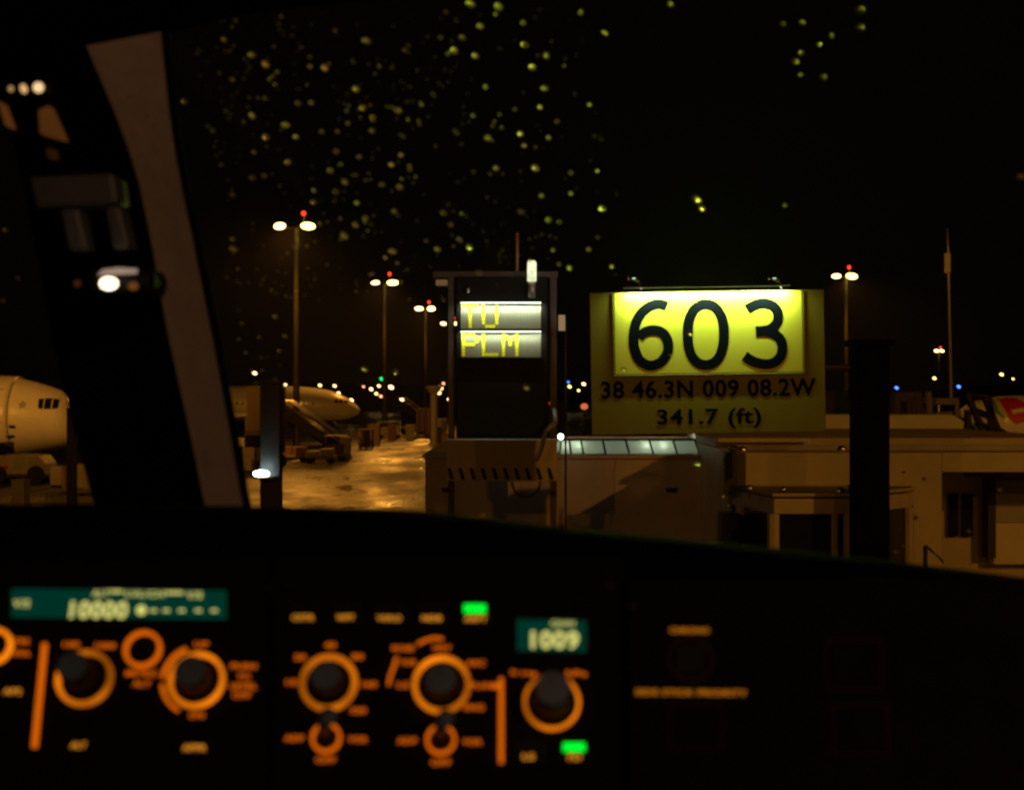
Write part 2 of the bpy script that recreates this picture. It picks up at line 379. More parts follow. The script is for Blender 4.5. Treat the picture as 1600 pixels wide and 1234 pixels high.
for px, py, d, k, lab, rad in far:
    c = P(px, py, d); r = 1.12*rad*d/F
    t = thing('lamp_post', lab, 'lamp', (c.x, c.y, 0), 'distant lamps beyond the apron')
    MB().tube([(c.x,c.y,0),(c.x,c.y,c.z-r)], 0.06, 6).build('pole', M['dark'], t)
    MB().ball(c, r, 10, (1.25,1,0.85), R(25)).build('lamp', G[k], t, smooth=True)

# thin aerial mast on the right
t = thing('aerial_mast', 'thin dark aerial mast with a small box near its top, right of centre sky', 'mast', P(1488, 617, 120)*1 + Vector((0,0,-EYE)))
c = P(1488, 617, 120)
MB().tube([(c.x,120,0),(c.x-.35,120,16.5),(c.x-.4,120,18.2)], [0.13,0.09,0.03], 8).build('pole', M['galv'], t, smooth=True)
MB().box(c.x-.72, c.x-.2, 119.7, 120.2, 14.6, 16.2).build('aerial_box', M['grey'], t, bevel=.05)

# ================================================================= AIRLINERS
def fuselage(secs, d, seg=40):
    mb = MB(); rings = []
    for px, ty, by in secs:
        top = P(px, ty, d); bot = P(px, by, d); c = (top+bot)/2; r = (top.z-bot.z)/2
        rings.append([mb.bm.verts.new((c.x, d + r*math.cos(2*math.pi*k/seg), c.z + r*math.sin(2*math.pi*k/seg))) for k in range(seg)])
    for A, B in zip(rings, rings[1:]):
        for k in range(seg): mb.bm.faces.new([A[k], A[(k+1)%seg], B[(k+1)%seg], B[k]])
    mb.bm.faces.new(rings[0]); mb.bm.faces.new(rings[-1][::-1]); return mb
def skin(secs, d, px, py, off=0.02):                 # the point of the near side of the hull behind a photo position
    for (a, ta, ba), (b_, tb, bb) in zip(secs, secs[1:]):
        if a <= px <= b_:
            f = (px-a)/(b_-a); ty = ta+(tb-ta)*f; by = ba+(bb-ba)*f; cy_ = (ty+by)/2; r = (by-ty)/2
            q = max(-0.98, min(0.98, (py-cy_)/r)); dep = math.sqrt(1-q*q)*r*d/F
            c = P(px, py, d); return Vector((c.x, d-dep-off, c.z))
    return P(px, py, d)
def fine(secs, k=5):
    s = [Vector(q) for q in secs]; return [tuple(v) for v in smoothline(s, k)]
def patchgrid(secs, d, poly, off=.05, st=1.2):
    mb = MB(); xs = [q[0] for q in poly]; ys = [q[1] for q in poly]
    def inside(x, y):
        r_ = False
        for (xa,ya),(xb,yb) in zip(poly, poly[1:]+poly[:1]):
            if (ya > y) != (yb > y) and x < (xb-xa)*(y-ya)/(yb-ya)+xa: r_ = not r_
        return r_
    x = min(xs)
    while x < max(xs):
        y = min(ys)
        while y < max(ys):
            if inside(x+st/2, y+st/2): mb.quad([skin(secs,d,x,y,off), skin(secs,d,x+st,y,off), skin(secs,d,x+st,y+st,off), skin(secs,d,x,y+st,off)])
            y += st
        x += st
    bmesh.ops.remove_doubles(mb.bm, verts=mb.bm.verts, dist=1e-4)
    return mb
def patch(secs, d, pts, off=0.03, th=0.03):
    mb = MB(); a = [skin(secs, d, x, y, off) for x, y in pts]; mb.prism(a, (0, th, 0)); return mb
S1 = fine([(-620,585,719),(-300,585,719),(0,587,717),(30,591,712),(60,598,706),(85,606,701),(100,613,698),(110,622,695),(118,637,692),(124,657,688),(127.5,676,681)])
d1 = 92
t = thing('airliner', 'white airliner whose nose fills the left edge, lit orange', 'airplane', (P(-100,617,d1).x, d1, 0), 'parked airliners')
fu = fuselage(S1, d1).build('fuselage', M['white'], t, smooth=True)
for pts in ([(74,623),(81,622),(81,638),(75,637)],[(83,622),(92,622),(92,638),(83,638)],[(94,622),(102,624),(102,637),(94,638)]):
    patch(S1, d1, pts, .10, .03).build('cockpit_window', M['glassd'], t)
for pts in ([(22,608),(23.2,608),(23.2,659),(22,659)],[(-6,608),(22,608),(22,609.2),(-6,609.2)],[(-6,659),(23,659),(23,660.5),(-6,660.5)],[(-7,608),(-5.8,608),(-5.8,660),(-7,660)]):
    patch(S1, d1, pts, 0.02).build('door_outline', M['grey'], t)
for px in range(-400, -20, 17): patch(S1, d1, [(px,625),(px+6,625),(px+6,634),(px,634)], 0.02).build('cabin_window', M['glassd'], t)
em = MB()
for k in range(5):
    a = math.pi/2 + k*2*math.pi*2/5; b2 = math.pi/2 + (k+1)*2*math.pi*2/5
    p0 = (52+6*math.cos(a), 632-6*math.sin(a)); p1 = (52+6*math.cos(b2), 632-6*math.sin(b2))
    em.tube([skin(S1,d1,*p0), skin(S1,d1,*p1)], 0.03, 5)
em.build('star_emblem', M['grey'], t)
patch(S1, d1, [(33,663),(42,663),(43,668),(34,668)]).build('air_intake', M['darker'], t)
patch(S1, d1, [(29,679),(39,678),(40,682),(30,683)]).build('air_intake', M['darker'], t)
patch(S1, d1, [(4,622),(10,620),(9,626),(3,628)]).build('livery_mark', M['rust'], t)
patch(S1, d1, [(-2,631),(16,631),(16,633),(-2,633)]).build('livery_mark', M['rust'], t)
ng = MB(); gx = P(42,617,d1).x
ng.tube([(gx,d1,0.5),(gx,d1,1.6)], 0.14, 8); g = ng.build('nose_gear', M['galv'], t)
for s_ in (-.32,.32): MB().tube([(gx,d1+s_-.12,0.42),(gx,d1+s_+.12,0.42)], 0.42, 18).build('wheel', M['tyre'], g)
xw = P(-350,617,d1).x
MB().prism([(xw+4,d1,2.9),(xw-3,d1,2.9),(xw-14,d1-19,4.0),(xw-11,d1-19,4.0)], (0,0,.35)).build('wing', M['white'], t)

d2 = 172
S2 = fine([(120,618,630),(200,606,655),(300,603,658),(435,603,658),(480,605,658),(510,609,657),(530,615.5,656),(545,623,653.5),(556,632,649),(562,639,644)])
t = thing('airliner', 'distant white airliner behind boarding stairs, its nose pointing right', 'airplane', (P(400,617,d2).x, d2, 0), 'parked airliners')
fuselage(S2, d2).build('fuselage', M['white'], t, smooth=True)
for a in (525,532,539): patch(S2, d2, [(a,623.5+(a-525)*.12),(a+5.5,624+(a-525)*.12),(a+5.5,629),(a,629)]).build('cockpit_window', M['glassd'], t)
for px in range(356, 500, 9): patch(S2, d2, [(px,628),(px+2.6,628),(px+2.6,632),(px,632)]).build('cabin_window', M['glassd'], t)
patch(S2, d2, [(500,620),(500.8,620),(500.8,646),(500,646)]).build('door_outline', M['grey'], t)
a = P(170,606,d2); MB().prism([P(205,608,d2), P(300,608,d2)-Vector((3,0,0)), P(215,505,d2), P(180,505,d2)], (0,.4,0)).build('tail_fin', M['white'], t)
for px in (505,): 
    c = P(px,660,d2); MB().tube([(c.x,d2,.4),(c.x,d2,2.2)], .12, 8).build('nose_gear', M['galv'], t)
    MB().tube([(c.x,d2-.3,.38),(c.x,d2+.3,.38)], .38, 16).build('wheel', M['tyre'], t)
MB().prism([P(330,648,d2), P(400,648,d2), P(385,652,d2)-Vector((0,17,0)), P(360,652,d2)-Vector((0,17,0))], (0,0,.3)).build('wing', M['white'], t)
MB().tube([P(385,664,d2-6), P(425,664,d2-6)], 1.0, 20).build('engine', M['white'], t, smooth=True)

# airliner on the right with the red and green emblem
d3 = 140
S3 = fine([(1500,640,650),(1520,628,665),(1550,621,690),(1600,618,697),(1900,618,697)])
t = thing('airliner', 'pale airliner behind the pier at the right edge, red and green emblem', 'airplane', (P(1600,617,d3).x, d3, 0), 'parked airliners')
fuselage(S3, d3).build('fuselage', M['white'], t, smooth=True)
patchgrid(S3, d3, [(1548,624),(1556,623),(1558,640),(1562,655),(1550,640)], .05).build('emblem_green', M['yel'], t)
patchgrid(S3, d3, [(1538,628),(1548,624),(1550,640),(1560,655),(1545,645)], .05).build('emblem_dark_green', M['green'], t)
patchgrid(S3, d3, [(1554,622),(1580,621),(1592,628),(1598,640),(1596,650),(1586,659),(1574,662),(1565,655),(1558,640)], .08).build('emblem_red', M['redp'], t)
patchgrid(S3, d3, [(1568,640),(1592,636),(1593,642),(1570,646)], .12).build('emblem_lettering', M['white'], t)

# ================================================================= APRON EQUIPMENT
def wheels(mb_parent, xs, ys, r, w_=0.22):
    for x in xs:
        for y in ys: MB().tube([(x,y-w_/2,r),(x,y+w_/2,r)], r, 16).build('wheel', M['tyre'], mb_parent)
def stairs(label, A, B, d, width=1.6):
    """mobile boarding stairs running down to the right from A to B (photo positions at distance d)"""
    a = P(*A, d); b_ = P(*B, d); b_.z = 0.6
    t = thing('boarding_stairs', label, 'boarding stairs', (a.x, d, 0), 'mobile boarding stairs')
    MB().prism([(a.x,d,a.z),(a.x-1.2,d,a.z),(a.x-1.2,d,a.z-.5),(a.x,d,a.z-.6),(b_.x,d,.25),(b_.x,d,.6)], (0,width,0)).build('ramp', M['stairdark'], t)
    for y in (d-.05, d+width+.05):
        r_ = MB().tube([(a.x-1.2,y,a.z+1.0),(a.x,y,a.z+1.0),(b_.x,y,b_.z+1.0)], .07, 8).build('handrail', M['rail'], t, smooth=True)
        MB().tube([(a.x,y,a.z+.45),(b_.x,y,b_.z+.45)], .05, 8).build('handrail', M['rail'], t, smooth=True)
        sk = MB().prism([(a.x,y,a.z+.1),(b_.x,y,b_.z+.1),(b_.x,y,b_.z+.38),(a.x,y,a.z+.38)], (0,.03,0)).build('side_panel', M['stairdark'], t)
    n = 12
    for i in range(n):
        f = (i+.5)/n; x = a.x+(b_.x-a.x)*f; z = a.z+(b_.z-a.z)*f
        MB().box(x-.17, x+.17, d+.05, d+width-.05, z-.02, z+.10).build('step', M['stairdark'], t)
    MB().box(a.x-.9, b_.x-.5, d, d+width, .35, .75).build('chassis', M['stairdark'], t)
    MB().tube([(a.x-.5,d+.4,.7),(a.x-.5,d+.4,a.z-.4)], .12, 8).build('leg', M['stairdark'], t)
    wheels(t, (a.x-.2, b_.x-1.3), (d+.1, d+width-.1), .38)
stairs('dark boarding stairs with shiny handrails in front of the distant airliner', (452,646), (540,700), 118)
stairs('far boarding stairs with a glinting rail beside the flared white pillar', (634,634), (684,676), 190)
stairs('third boarding stairs, darker, standing right behind the shiny railed ones', (440,640), (520,700), 128)

def cart(px, py, d, w_, h_, m, label, top=None, n=2, grp='baggage carts and trolleys'):
    c = P(px, py, d); x0 = c.x; t = thing('baggage_cart', label, 'cart', (x0, d, 0), grp)
    MB().box(x0, x0+w_, d, d+1.4, .42, .58).build('bed', M['grey'], t)
    wheels(t, (x0+.35, x0+w_-.35), (d+.12, d+1.28), .28, .14)
    for xx in (x0+.04, x0+w_-.08):
        MB().box(xx, xx+.05, d, d+.05, .58, h_).build('post', M['galv'], t)
    if top: MB().box(x0-.05, x0+w_+.05, d-.05, d+1.45, h_, h_+.06).build('canopy', top, t)
    for k in range(n):
        xa = x0+.12+k*(w_-.2)/n
        MB().box(xa, xa+(w_-.35)/n, d+.15, d+1.2, .58, .58+(h_-.6)*random.uniform(.5,.8)).build('load', m, t, bevel=.03)
    MB().tube([(x0+w_, d+.7, .5),(x0+w_+.9, d+.7, .35)], .04, 6).build('tow_bar', M['dark'], t)
cart(432, 700, 112, 2.3, 1.7, M['orange'], 'low cart with an orange load right of the dark column', None)
cart(476, 700, 110, 2.2, 1.3, M['cream'], 'cream loaded cart near the foot of the nearest boarding stairs', None)
cart(508, 700, 114, 1.5, 1.9, M['rust'], 'cart with a reddish load between cream cart and pale cabinet', M['cream'])
cart(590, 690, 172, 2.6, 1.9, M['cream'], 'far cart with bright rail near the second mast', M['chrome'])
cart(70, 760, 62, 1.1, 1.05, M['cream'], 'open cart at bottom left, left of the thin dark post', M['cream'], 1)
cart(116, 760, 62, 1.2, 1.0, M['cream'], 'open cart at bottom left, right of the thin dark post', M['cream'], 1)

def cabinet(px0, px1, top, d, m, label, depth=0.8, base=None):
    a = P(px0, top, d); b_ = P(px1, top, d)
    t = thing('equipment_cabinet', label, 'cabinet', ((a.x+b_.x)/2, d, 0))
    MB().box(a.x, b_.x, d, d+depth, 0.05, a.z).build('body', m, t, bevel=.03)
    MB().box(a.x-.03, b_.x+.03, d-.03, d+depth+.03, a.z+.002, a.z+.06).build('lid', m, t)
    MB().box(a.x+.08, b_.x-.08, d-.03, d-.002, .4, a.z-.2).build('door', m, t)
    MB().box(a.x-.02, b_.x+.02, d-.02, d+depth+.02, 0, .05).build('plinth', M['grey'], t)
cabinet(17, 37, 752, 58, M['cream'], 'upright pale cabinet at the lower left below the airliner nose')
cabinet(531, 547, 684, 116, M['cream'], 'pale upright cabinet at the foot of the shiny railed stairs')
cabinet(683, 691, 668, 150, M['dark'], 'dark upright cabinet beside the foot of the flared pillar')
cabinet(606, 618, 664, 165, M['orange'], 'orange lit cabinet just right of the second mast')
cabinet(634, 648, 664, 168, M['yel'], 'olive cabinet under the far boarding stairs')

# tug under the nose of the left airliner
t = thing('aircraft_tug', 'white aircraft tug under the nose of the left airliner', 'tug', (P(30,617,86).x, 86, 0))
a = P(8,712,86); b_ = P(66,712,86)
MB().prism([(a.x-1.4,86,.5),(b_.x+.3,86,.5),(b_.x+.15,86,1.1),(b_.x-.2,86,1.55),(a.x+.3,86,1.62),(a.x-1.4,86,1.5)], (0,2.2,0)).build('body', M['tugpaint'], t, bevel=.04)
MB().box(a.x-1.4, b_.x+.4, 85.95, 88.25, .32, .5).build('bumper', M['dark'], t)
wheels(t, (a.x-.4, b_.x-.35), (86.1, 88.1), .5, .4)
MB().box(a.x-.9, a.x-.1, 86.3, 87.9, 1.6, 2.3).build('cab', M['glassd'], t)
MB().box(a.x-.2, a.x+.15, 85.93, 85.99, .8, 1.0).build('tail_light', M['redp'], t)
# piled cargo crates & loader around it
for i, (px, py, w_, h_, d, m, lab) in enumerate([
  (112,694,.55,1.1,80,'galv','shiny metal crate just right of the thin dark post at left'),
  (78,706,.9,1.0,82,'galv','glinting metal crate under the airliner nose'),
  (96,725,1.0,1.2,78,'rust','reddish crate left of the thin dark post'),
  (120,712,.9,1.4,76,'cream','pale crate right of the thin dark post, at the window post edge'),
  (358,668,1.2,1.9,104,'cream','pale crate beneath the airliner body, right of the beige post'),
  (366,690,1.3,1.5,98,'cream','smaller crate in front of the pale one beside the beige post'),
  (352,700,.9,1.7,94,'rust','brown crate lowest against the beige post'),
  (560,672,1.3,1.7,140,'rust','red brown crate behind the distant airliner nose'),
  (574,668,1.2,2.0,150,'orange','orange crate behind the distant airliner nose'),
  (650,655,2.4,3.2,185,'rust','large brown container behind the olive cabinet'),
  (675,668,1.6,2.2,170,'cream','pale container right behind the flared pillar'),
  (690,672,.9,1.6,130,'orange','bright orange container against the docking display edge'),
 ]):
    c = P(px, py, d); t = thing('cargo_crate', lab, 'crate', (c.x, d, 0), 'crates and containers on the apron')
    MB().box(c.x, c.x+w_, d, d+w_, 0.12, 0.12+h_).build('body', M[m], t, bevel=.03)
    for k in range(3): MB().box(c.x+.05+k*(w_-.2)/2, c.x+.15+k*(w_-.2)/2, d, d+w_, 0, .12).build('skid', M['dark'], t)
    for k in range(4): MB().box(c.x+.08+k*(w_-.2)/3.2, c.x+.12+k*(w_-.2)/3.2, d-.03, d-.002, .2, h_).build('rib', M['galv'], t)

# catering truck, tall brown box beside dark column
t = thing('catering_truck', 'tall brown sided truck box partly hidden by the dark column on the left', 'truck', (P(395,617,100).x, 100, 0))
a = P(386,604,100); b_ = P(425,604,100)
MB().box(a.x, b_.x, 100, 106, 1.0, a.z).build('cargo_box', M['brown'], t, bevel=.04)
MB().box(a.x+.1, b_.x-.1, 98.3, 99.95, .6, 2.6).build('cab', M['brown'], t, bevel=.08)
MB().box(a.x+.2, b_.x-.2, 98.25, 98.29, 1.6, 2.4).build('windscreen', M['glassd'], t)
wheels(t, (a.x+.15, b_.x-.15), (99, 104.5), .48, .3)

# flared pillar
c = P(678,617,150); t = thing('flared_pillar', 'pale pillar with a flared top left of the docking display', 'pillar', (c.x,150,0))
MB().tube([(c.x,150,0),(c.x,150,P(0,616,150).z),(c.x,150,P(0,606,150).z),(c.x,150,P(0,603,150).z)], [.36,.36,.8,.82], 20).build('shaft', M['cream'], t)
MB().box(c.x-.5,c.x+.5,149.5,150.5,0,.2).build('plinth', M['grey'], t)

# dark column with blue-white lamp
d = 30; a = P(406,600,d); b_ = P(437,600,d); xm = (a.x+b_.x)/2
t = thing('dark_column', 'dark square column with a blue-white lamp on it, left', 'column', (xm,d,0), 'dark columns standing on the apron')
MB().box(a.x, b_.x, d, d+.4, 0, a.z).build('shaft', M['dark'], t, bevel=.02)
MB().box(a.x-.03, b_.x+.03, d-.03, d+.43, a.z+.003, a.z+.06).build('cap', M['dark'], t)
MB().box(a.x-.15, b_.x+.15, d-.15, d+.55, 0, .12).build('base', M['grey'], t)
lc = P(411,739,d) - Vector((0,.22,0))
lh = MB().box(lc.x-.11, lc.x+.24, lc.y-.06, d-.003, lc.z-.10, lc.z-.055).build('lamp_bracket', M['grey'], t)
MB().ball(lc, .095, 14, (1.7,.7,.72)).build('lamp', G['cool'], t, smooth=True)
spot('column_light', lc+Vector((.12,.10,.05)), lc+Vector((.16,.24,.5)), 3.2, (.55,.95,.95), 100, .05, t)
# thin dark post at far left
a = P(104,640,28); b_ = P(117,640,28)
t = thing('thin_post', 'thin dark post in front of the left airliner nose', 'post', (a.x,28,0))
MB().box(a.x, b_.x, 28, 28.15, 0, a.z).build('shaft', M['dark'], t); MB().box(a.x-.06, b_.x+.06, 27.94, 28.21, 0, .05).build('base', M['grey'], t)
MB().box(a.x-.01, b_.x+.01, 27.99, 28.16, a.z+.002, a.z+.03).build('cap', M['dark'], t)

# van with red lamps beyond
t = thing('service_van', 'dark service van with red rear lamps seen right of the docking display', 'van', (P(875,617,95).x,95,0))
a = P(852,626,95); b_ = P(884,626,95)
MB().box(a.x, b_.x, 95, 99, .5, a.z).build('body', M['dark'], t, bevel=.08)
for px, py in ((862,630),(865,644)): MB().ball(P(px,py,94.95), .16, 10, (1.2,.3,.8)).build('tail_light', G['tail'], t)
wheels(t, (a.x+.2,b_.x-.2), (95.6,98.3), .38)
t = thing('beacon_post', 'orange glowing beacon on a post left of the 603 sign', 'beacon', (P(913,617,90).x,90,0))
c = P(913,635,90); MB().tube([(c.x,90,0),(c.x,90,c.z-.2)], .06, 8).build('post', M['dark'], t)
MB().ball(c, .19, 12, (1.2,1,1)).build('lamp', G['amberfar'], t, smooth=True)

# ================================================================= PIER (middle wall) AND PASSENGER BRIDGE
DW = 16.0
def W(px, py, d=DW): return P(px, py, d)
t = thing('pier_wall', 'long plain wall across the middle below the docking display, shadow on its right', 'wall', (W(900,0).x, DW, 0))
a = W(664,716); b_ = W(1200,716)
wb = MB().box(a.x, b_.x, DW, DW+4.5, 0, a.z).build('body', M['wall'], t, bevel=.015)
for k, px in enumerate((664, 812, 960, 1108)):
    c = W(px,716)
    MB().box(c.x+.004, c.x+.995, DW-.012, DW-.001, 0.2, a.z-.03).build('panel', M['wall'], t)
MB().box(a.x-.03, b_.x, DW-.04, DW+4.52, a.z+.002, a.z+.035).build('coping', M['wall'], t)
for px in (700, 1049):
    c = W(px,765); v_ = MB().box(c.x-.06, c.x+.06, DW-.05, DW-.013, c.z-.02, c.z+.022).build('vent', M['darker'], t)
# skylight: inclined row of lit panes on the roof
t = thing('roof_skylight', 'row of lit greenish panes on the pier roof under the 603 sign', 'skylight', (W(985,716).x, DW+.3, W(0,716).z))
edges = [870, 893.5, 913, 948, 985, 1023, 1061, 1096]
gl = bpy.data.materials.new('frosted_pane'); gl.use_nodes = True; gn = gl.node_tree; gn.nodes.clear()
o_ = gn.nodes.new('ShaderNodeOutputMaterial'); tr = gn.nodes.new('ShaderNodeBsdfTranslucent'); tr.inputs[0].default_value = (.80,.86,.78,1)
gs = gn.nodes.new('ShaderNodeBsdfGlossy'); gs.inputs['Roughness'].default_value = .25; gs.inputs[0].default_value = (.6,.6,.6,1)
mi = gn.nodes.new('ShaderNodeMixShader'); mi.inputs[0].default_value = .08
gn.links.new(tr.outputs[0], mi.inputs[1]); gn.links.new(gs.outputs[0], mi.inputs[2]); gn.links.new(mi.outputs[0], o_.inputs[0])
ds = DW+.25
for i in range(7):
    l0, l1 = edges[i]+1.0, edges[i+1]-1.0; sh = -3-i*1.1
    q = [P(l0,716,ds), P(l1,716,ds), P(l1+sh-1,688.5,ds+.18), P(l0+sh,688.5,ds+.18)]
    MB().prism(q, (0,.012,0)).build('pane', gl, t)
for i in range(8):
    sh = -3-i*1.1
    MB().tube([P(edges[i],717,ds-.01), P(edges[i]+sh,687,ds+.17)], .012, 6).build('mullion', M['dark'], t)
MB().tube([P(862,687,ds+.2), P(1091,687,ds+.2)], .018, 6).build('ridge', M['dark'], t)
a = P(866,716,ds+.9); b_ = P(1092,716,ds+.9)
MB().box(a.x, b_.x, ds+.95, ds+1.0, P(0,716,ds).z-.0, P(0,685,ds+.2).z).build('back_panel', M['cream'], t)
MB().box(P(1094,0,ds+.2).x, P(1094,0,ds+.2).x+.02, ds+.2, ds+.95, P(0,716,ds).z, P(0,687,ds).z).build('leak_panel', M['dark'], t)  # added board, stops the skylight lamps leaking onto the bridge side
for px in (884, 904, 1010, 1036):
    c = P(px, 699, ds+.20); tb = MB().tube([c-Vector((.05,0,0)), c+Vector((.05,0,0))], .02, 8).build('lamp_tube', G['tube'], t)
    point('skylight_light', c-Vector((0,.055,0)), 4.2, (.86,1,.90), .02, t)
MB().box(P(930,0,ds).x, P(1018,0,ds).x, ds-.07, ds-.03, P(0,716.5,ds).z, P(0,711.5,ds).z).build('sill_box', M['dark'], t)
xe = P(1099,0,ds).x
MB().prism([(xe,ds-.12,P(0,717,ds).z),(xe,ds+.2,P(0,717,ds).z),(xe,ds+.2,P(0,685,ds).z),(xe,ds+.05,P(0,685,ds).z)], (.02,0,0)).build('leak_cheek', M['dark'], t)  # added cheek, keeps the pane glow off the bridge side wall
# round white lamp beside skylight
c = P(876,682,15.4); t = thing('globe_lamp', 'small round white lamp right of the docking display', 'lamp', (c.x, 15.4, W(0,716).z))
MB().ball(c, .028, 14).build('globe', G['farw'], t, smooth=True)
MB().tube([(c.x,15.4,c.z-.03),(c.x,15.5,c.z-.13),(c.x,16.1,c.z-.2)], .01, 6).build('stem', M['galv'], t)

# boarding bridge, right: stepped boxes
t = thing('boarding_bridge', 'large pale boarding bridge filling the lower right', 'boarding bridge', (P(1300,0,13.5).x, 13.5, 0))
DB = 13.5
x0 = P(1150,0,DB).x; zt = P(0,707,DB).z; x1 = P(1472,0,DB).x; xr = 9.0
MB().box(x0, x1, DB, DW+3, 0.6, zt).build('tunnel_wall', M['wall2'], t, bevel=.012)
MB().box(x1+.002, xr, DB+.004, DW+3, P(0,737,DB).z, zt).build('lintel', M['wall2'], t)
MB().box(x0-.0, P(1700,0,14.8).x, 14.86, DW+3, zt+.003, P(0,684,14.86).z).build('upper_tunnel', M['wall'], t, bevel=.01)
MB().box(x0+.02, xr, DB+.35, DB+.42, P(0,706,DB).z, P(0,697,DB).z).build('grey_rail', M['grey'], t)
MB().box(x0, x0+.9, 14.7, 14.85, P(0,690,14.8).z, P(0,684,14.8).z).build('edge_trim', M['cream'], t)
# roof clutter: junction boxes and hooks that catch the lamps
for px, py in ((1146,701),(1160,703),(1315,702),(1335,704)):
    c = P(px,py,DB+.1); bb = MB().ball(c, .042, 10, (1.2,.7,.8)).build('bulkhead_lamp_cover', M['glint'], t, smooth=True)
MB().box(P(1133,0,13.46).x, x0-.002, 13.44, 13.62, P(0,772,13.5).z, zt+.004).build('corner_glow_strip', mat('corner_sign_glow',(.42,.42,.07),.6,var=.1), t)  # yellow-green paint stands for sign light on the bridge's end face
# posts under the bridge so that it stands
for xx in (x0+.3, 4.6): MB().box(xx, xx+.3, 15, 15.3, 0, .6).build('leg', M['dark'], t)
# right hand recess with doors and a shutter
rb = MB().box(P(1472,0,14.6).x, xr, 14.6, 14.7, .6, P(0,737,DB).z-.003).build('recess_wall', M['rust'] if False else M['wall'], t)
for a0, a1 in ((1482,1497),(1504,1520)):
    q0 = P(a0,772,14.56); q1 = P(a1,838,14.56); dr = MB().box(q0.x,q1.x,14.55,14.597,q1.z,q0.z).build('door_window', M['glassd'], t)
q0 = P(1540,748,14.5); 
MB().box(q0.x, P(1552,0,14.5).x, 14.42, 14.597, P(0,870,14.5).z, q0.z).build('door_jamb', M['dark'], t)
MB().box(P(1553,0,14.5).x, xr-.5, 14.46, 14.597, P(0,815,14.5).z, P(0,750,14.5).z).build('upper_door_panel', M['grey'], t)
MB().box(P(1550,0,14.5).x, xr-.5, 14.44, 14.597, P(0,880,14.5).z, P(0,816,14.5).z).build('lower_door_panel', M['cream'], t)
MB().box(P(1508,0,14.4).x, P(1566,0,14.4).x, 14.38, 14.46, P(0,744,14.4).z, P(0,739,14.4).z).build('lamp_hood', M['darker'], t)
MB().box(P(1418,0,DB).x, P(1424,0,DB).x, DB-.05, DB-.002, P(0,783,DB).z, P(0,758,DB).z).build('handle_box', M['darker'], t)
MB().tube([P(1446,852,DB-.3), P(1462,866,DB-.3), P(1474,878,DB-.3)], .012, 6).build('handrail', M['chrome'], t, smooth=True)
MB().tube([P(1446,852,DB-.3), P(1446,930,DB-.3), P(1446,1400,DB-.3)], .02, 6).build('rail_post', M['dark'], t)
for k in range(7):
    c = P(random.uniform(1405,1450), random.uniform(720,820), DB)
    MB().ball((c.x, DB-.002, c.z), random.uniform(.015,.035), 8, (1,.12,.7)).build('stain', M['rust'], t)
    if k > 3: break

# glazed operator cab in front of the bridge
DC = 12.3
t = thing('operator_cab', 'pale glazed operator cab in front of the boarding bridge, crossed by a black column', 'cab', (P(1285,0,DC).x, DC, 0))
def cp(px, y): return (px-800)/F*DC, y
plan = [(P(1140,0,13.44).x,13.44),(P(1158,0,13.2).x,13.2),(P(1209,0,DC).x,DC),(P(1328,0,DC).x,DC),(P(1420,0,13.0).x,13.0),(P(1432,0,13.44).x,13.44)]
zs = P(0,803,DC).z; zr = P(0,779,DC).z; zb = zs - .62; base_z = .5
def ring(z0, z1, sc=1.0): return z0, z1
MB().prism([(x,y,zs) for x,y in plan], (0,0,zr-zs)).build('roof_fascia', M['wall'], t, bevel=.008)
MB().prism([(x,y,base_z) for x,y in plan], (0,0,zb-base_z)).build('lower_body', M['wall'], t)
cxm = sum(p[0] for p in plan)/6; cym = 12.9
inn = [(cxm+(x-cxm)*.94, cym+(y-cym)*.90) for x,y in plan]
MB().prism([(x,y,zr+.002) for x,y in inn], (0,0,.035)).build('roof_well', M['darker'], t)
rimb = MB(); rimp = [(x,y,zr+.03) for x,y in plan]
rimb.tube(rimp, .016, 6, closed=True); rimb.build('roof_rim', M['wall'], t)
for i,(x,y) in enumerate(plan[1:5]):
    wpx = .045 if i in (0,3) else .05
    MB().tube([(x,y+.02,zb),(x,y+.02,zs)], wpx, 8).build('pillar', M['wall'], t)
MB().box(P(1300,0,DC).x, P(1309,0,DC).x, DC+.01, DC+.06, zb, zs).build('window_bar', M['wall'], t)
for (xa,ya),(xb,yb) in zip(plan, plan[1:]):
    v = Vector((xb-xa, yb-ya, 0)); nn = Vector((-v.y, v.x, 0)).normalized()
    p0 = Vector((xa,ya,zb))+v*.03+nn*.02; p1 = Vector((xb,yb,zb))-v*.03+nn*.02
    MB().prism([p0,p1,p1+Vector((0,0,zs-zb)),p0+Vector((0,0,zs-zb))], nn*.015).build('window', M['glassd'], t)
for px, py, r_ in ((1171,763,.032),(1224,765,.03),(1224,775,.026),(1313,768,.045),(1326,762,.03),(1325,774,.034),(1130,776,.018),(1138,790,.018)):
    c = P(px,py,DC+.1)
    MB().ball(c, r_, 10, (1,.7,.8)).build('roof_fitting', M['glint'], t, smooth=True)
    MB().tube([c, (c.x,c.y,zr)], .006, 5).build('fitting_stem', M['dark'], t)
wheels(t, (plan[1][0]+.2, plan[4][0]-.2), (12.7, 13.2), .5, .2)
MB().box(plan[0][0]-.12, plan[0][0]+.05, 13.0, 13.35, zb, P(0,803,13).z).build('side_mirror', M['darker'], t, bevel=.02)

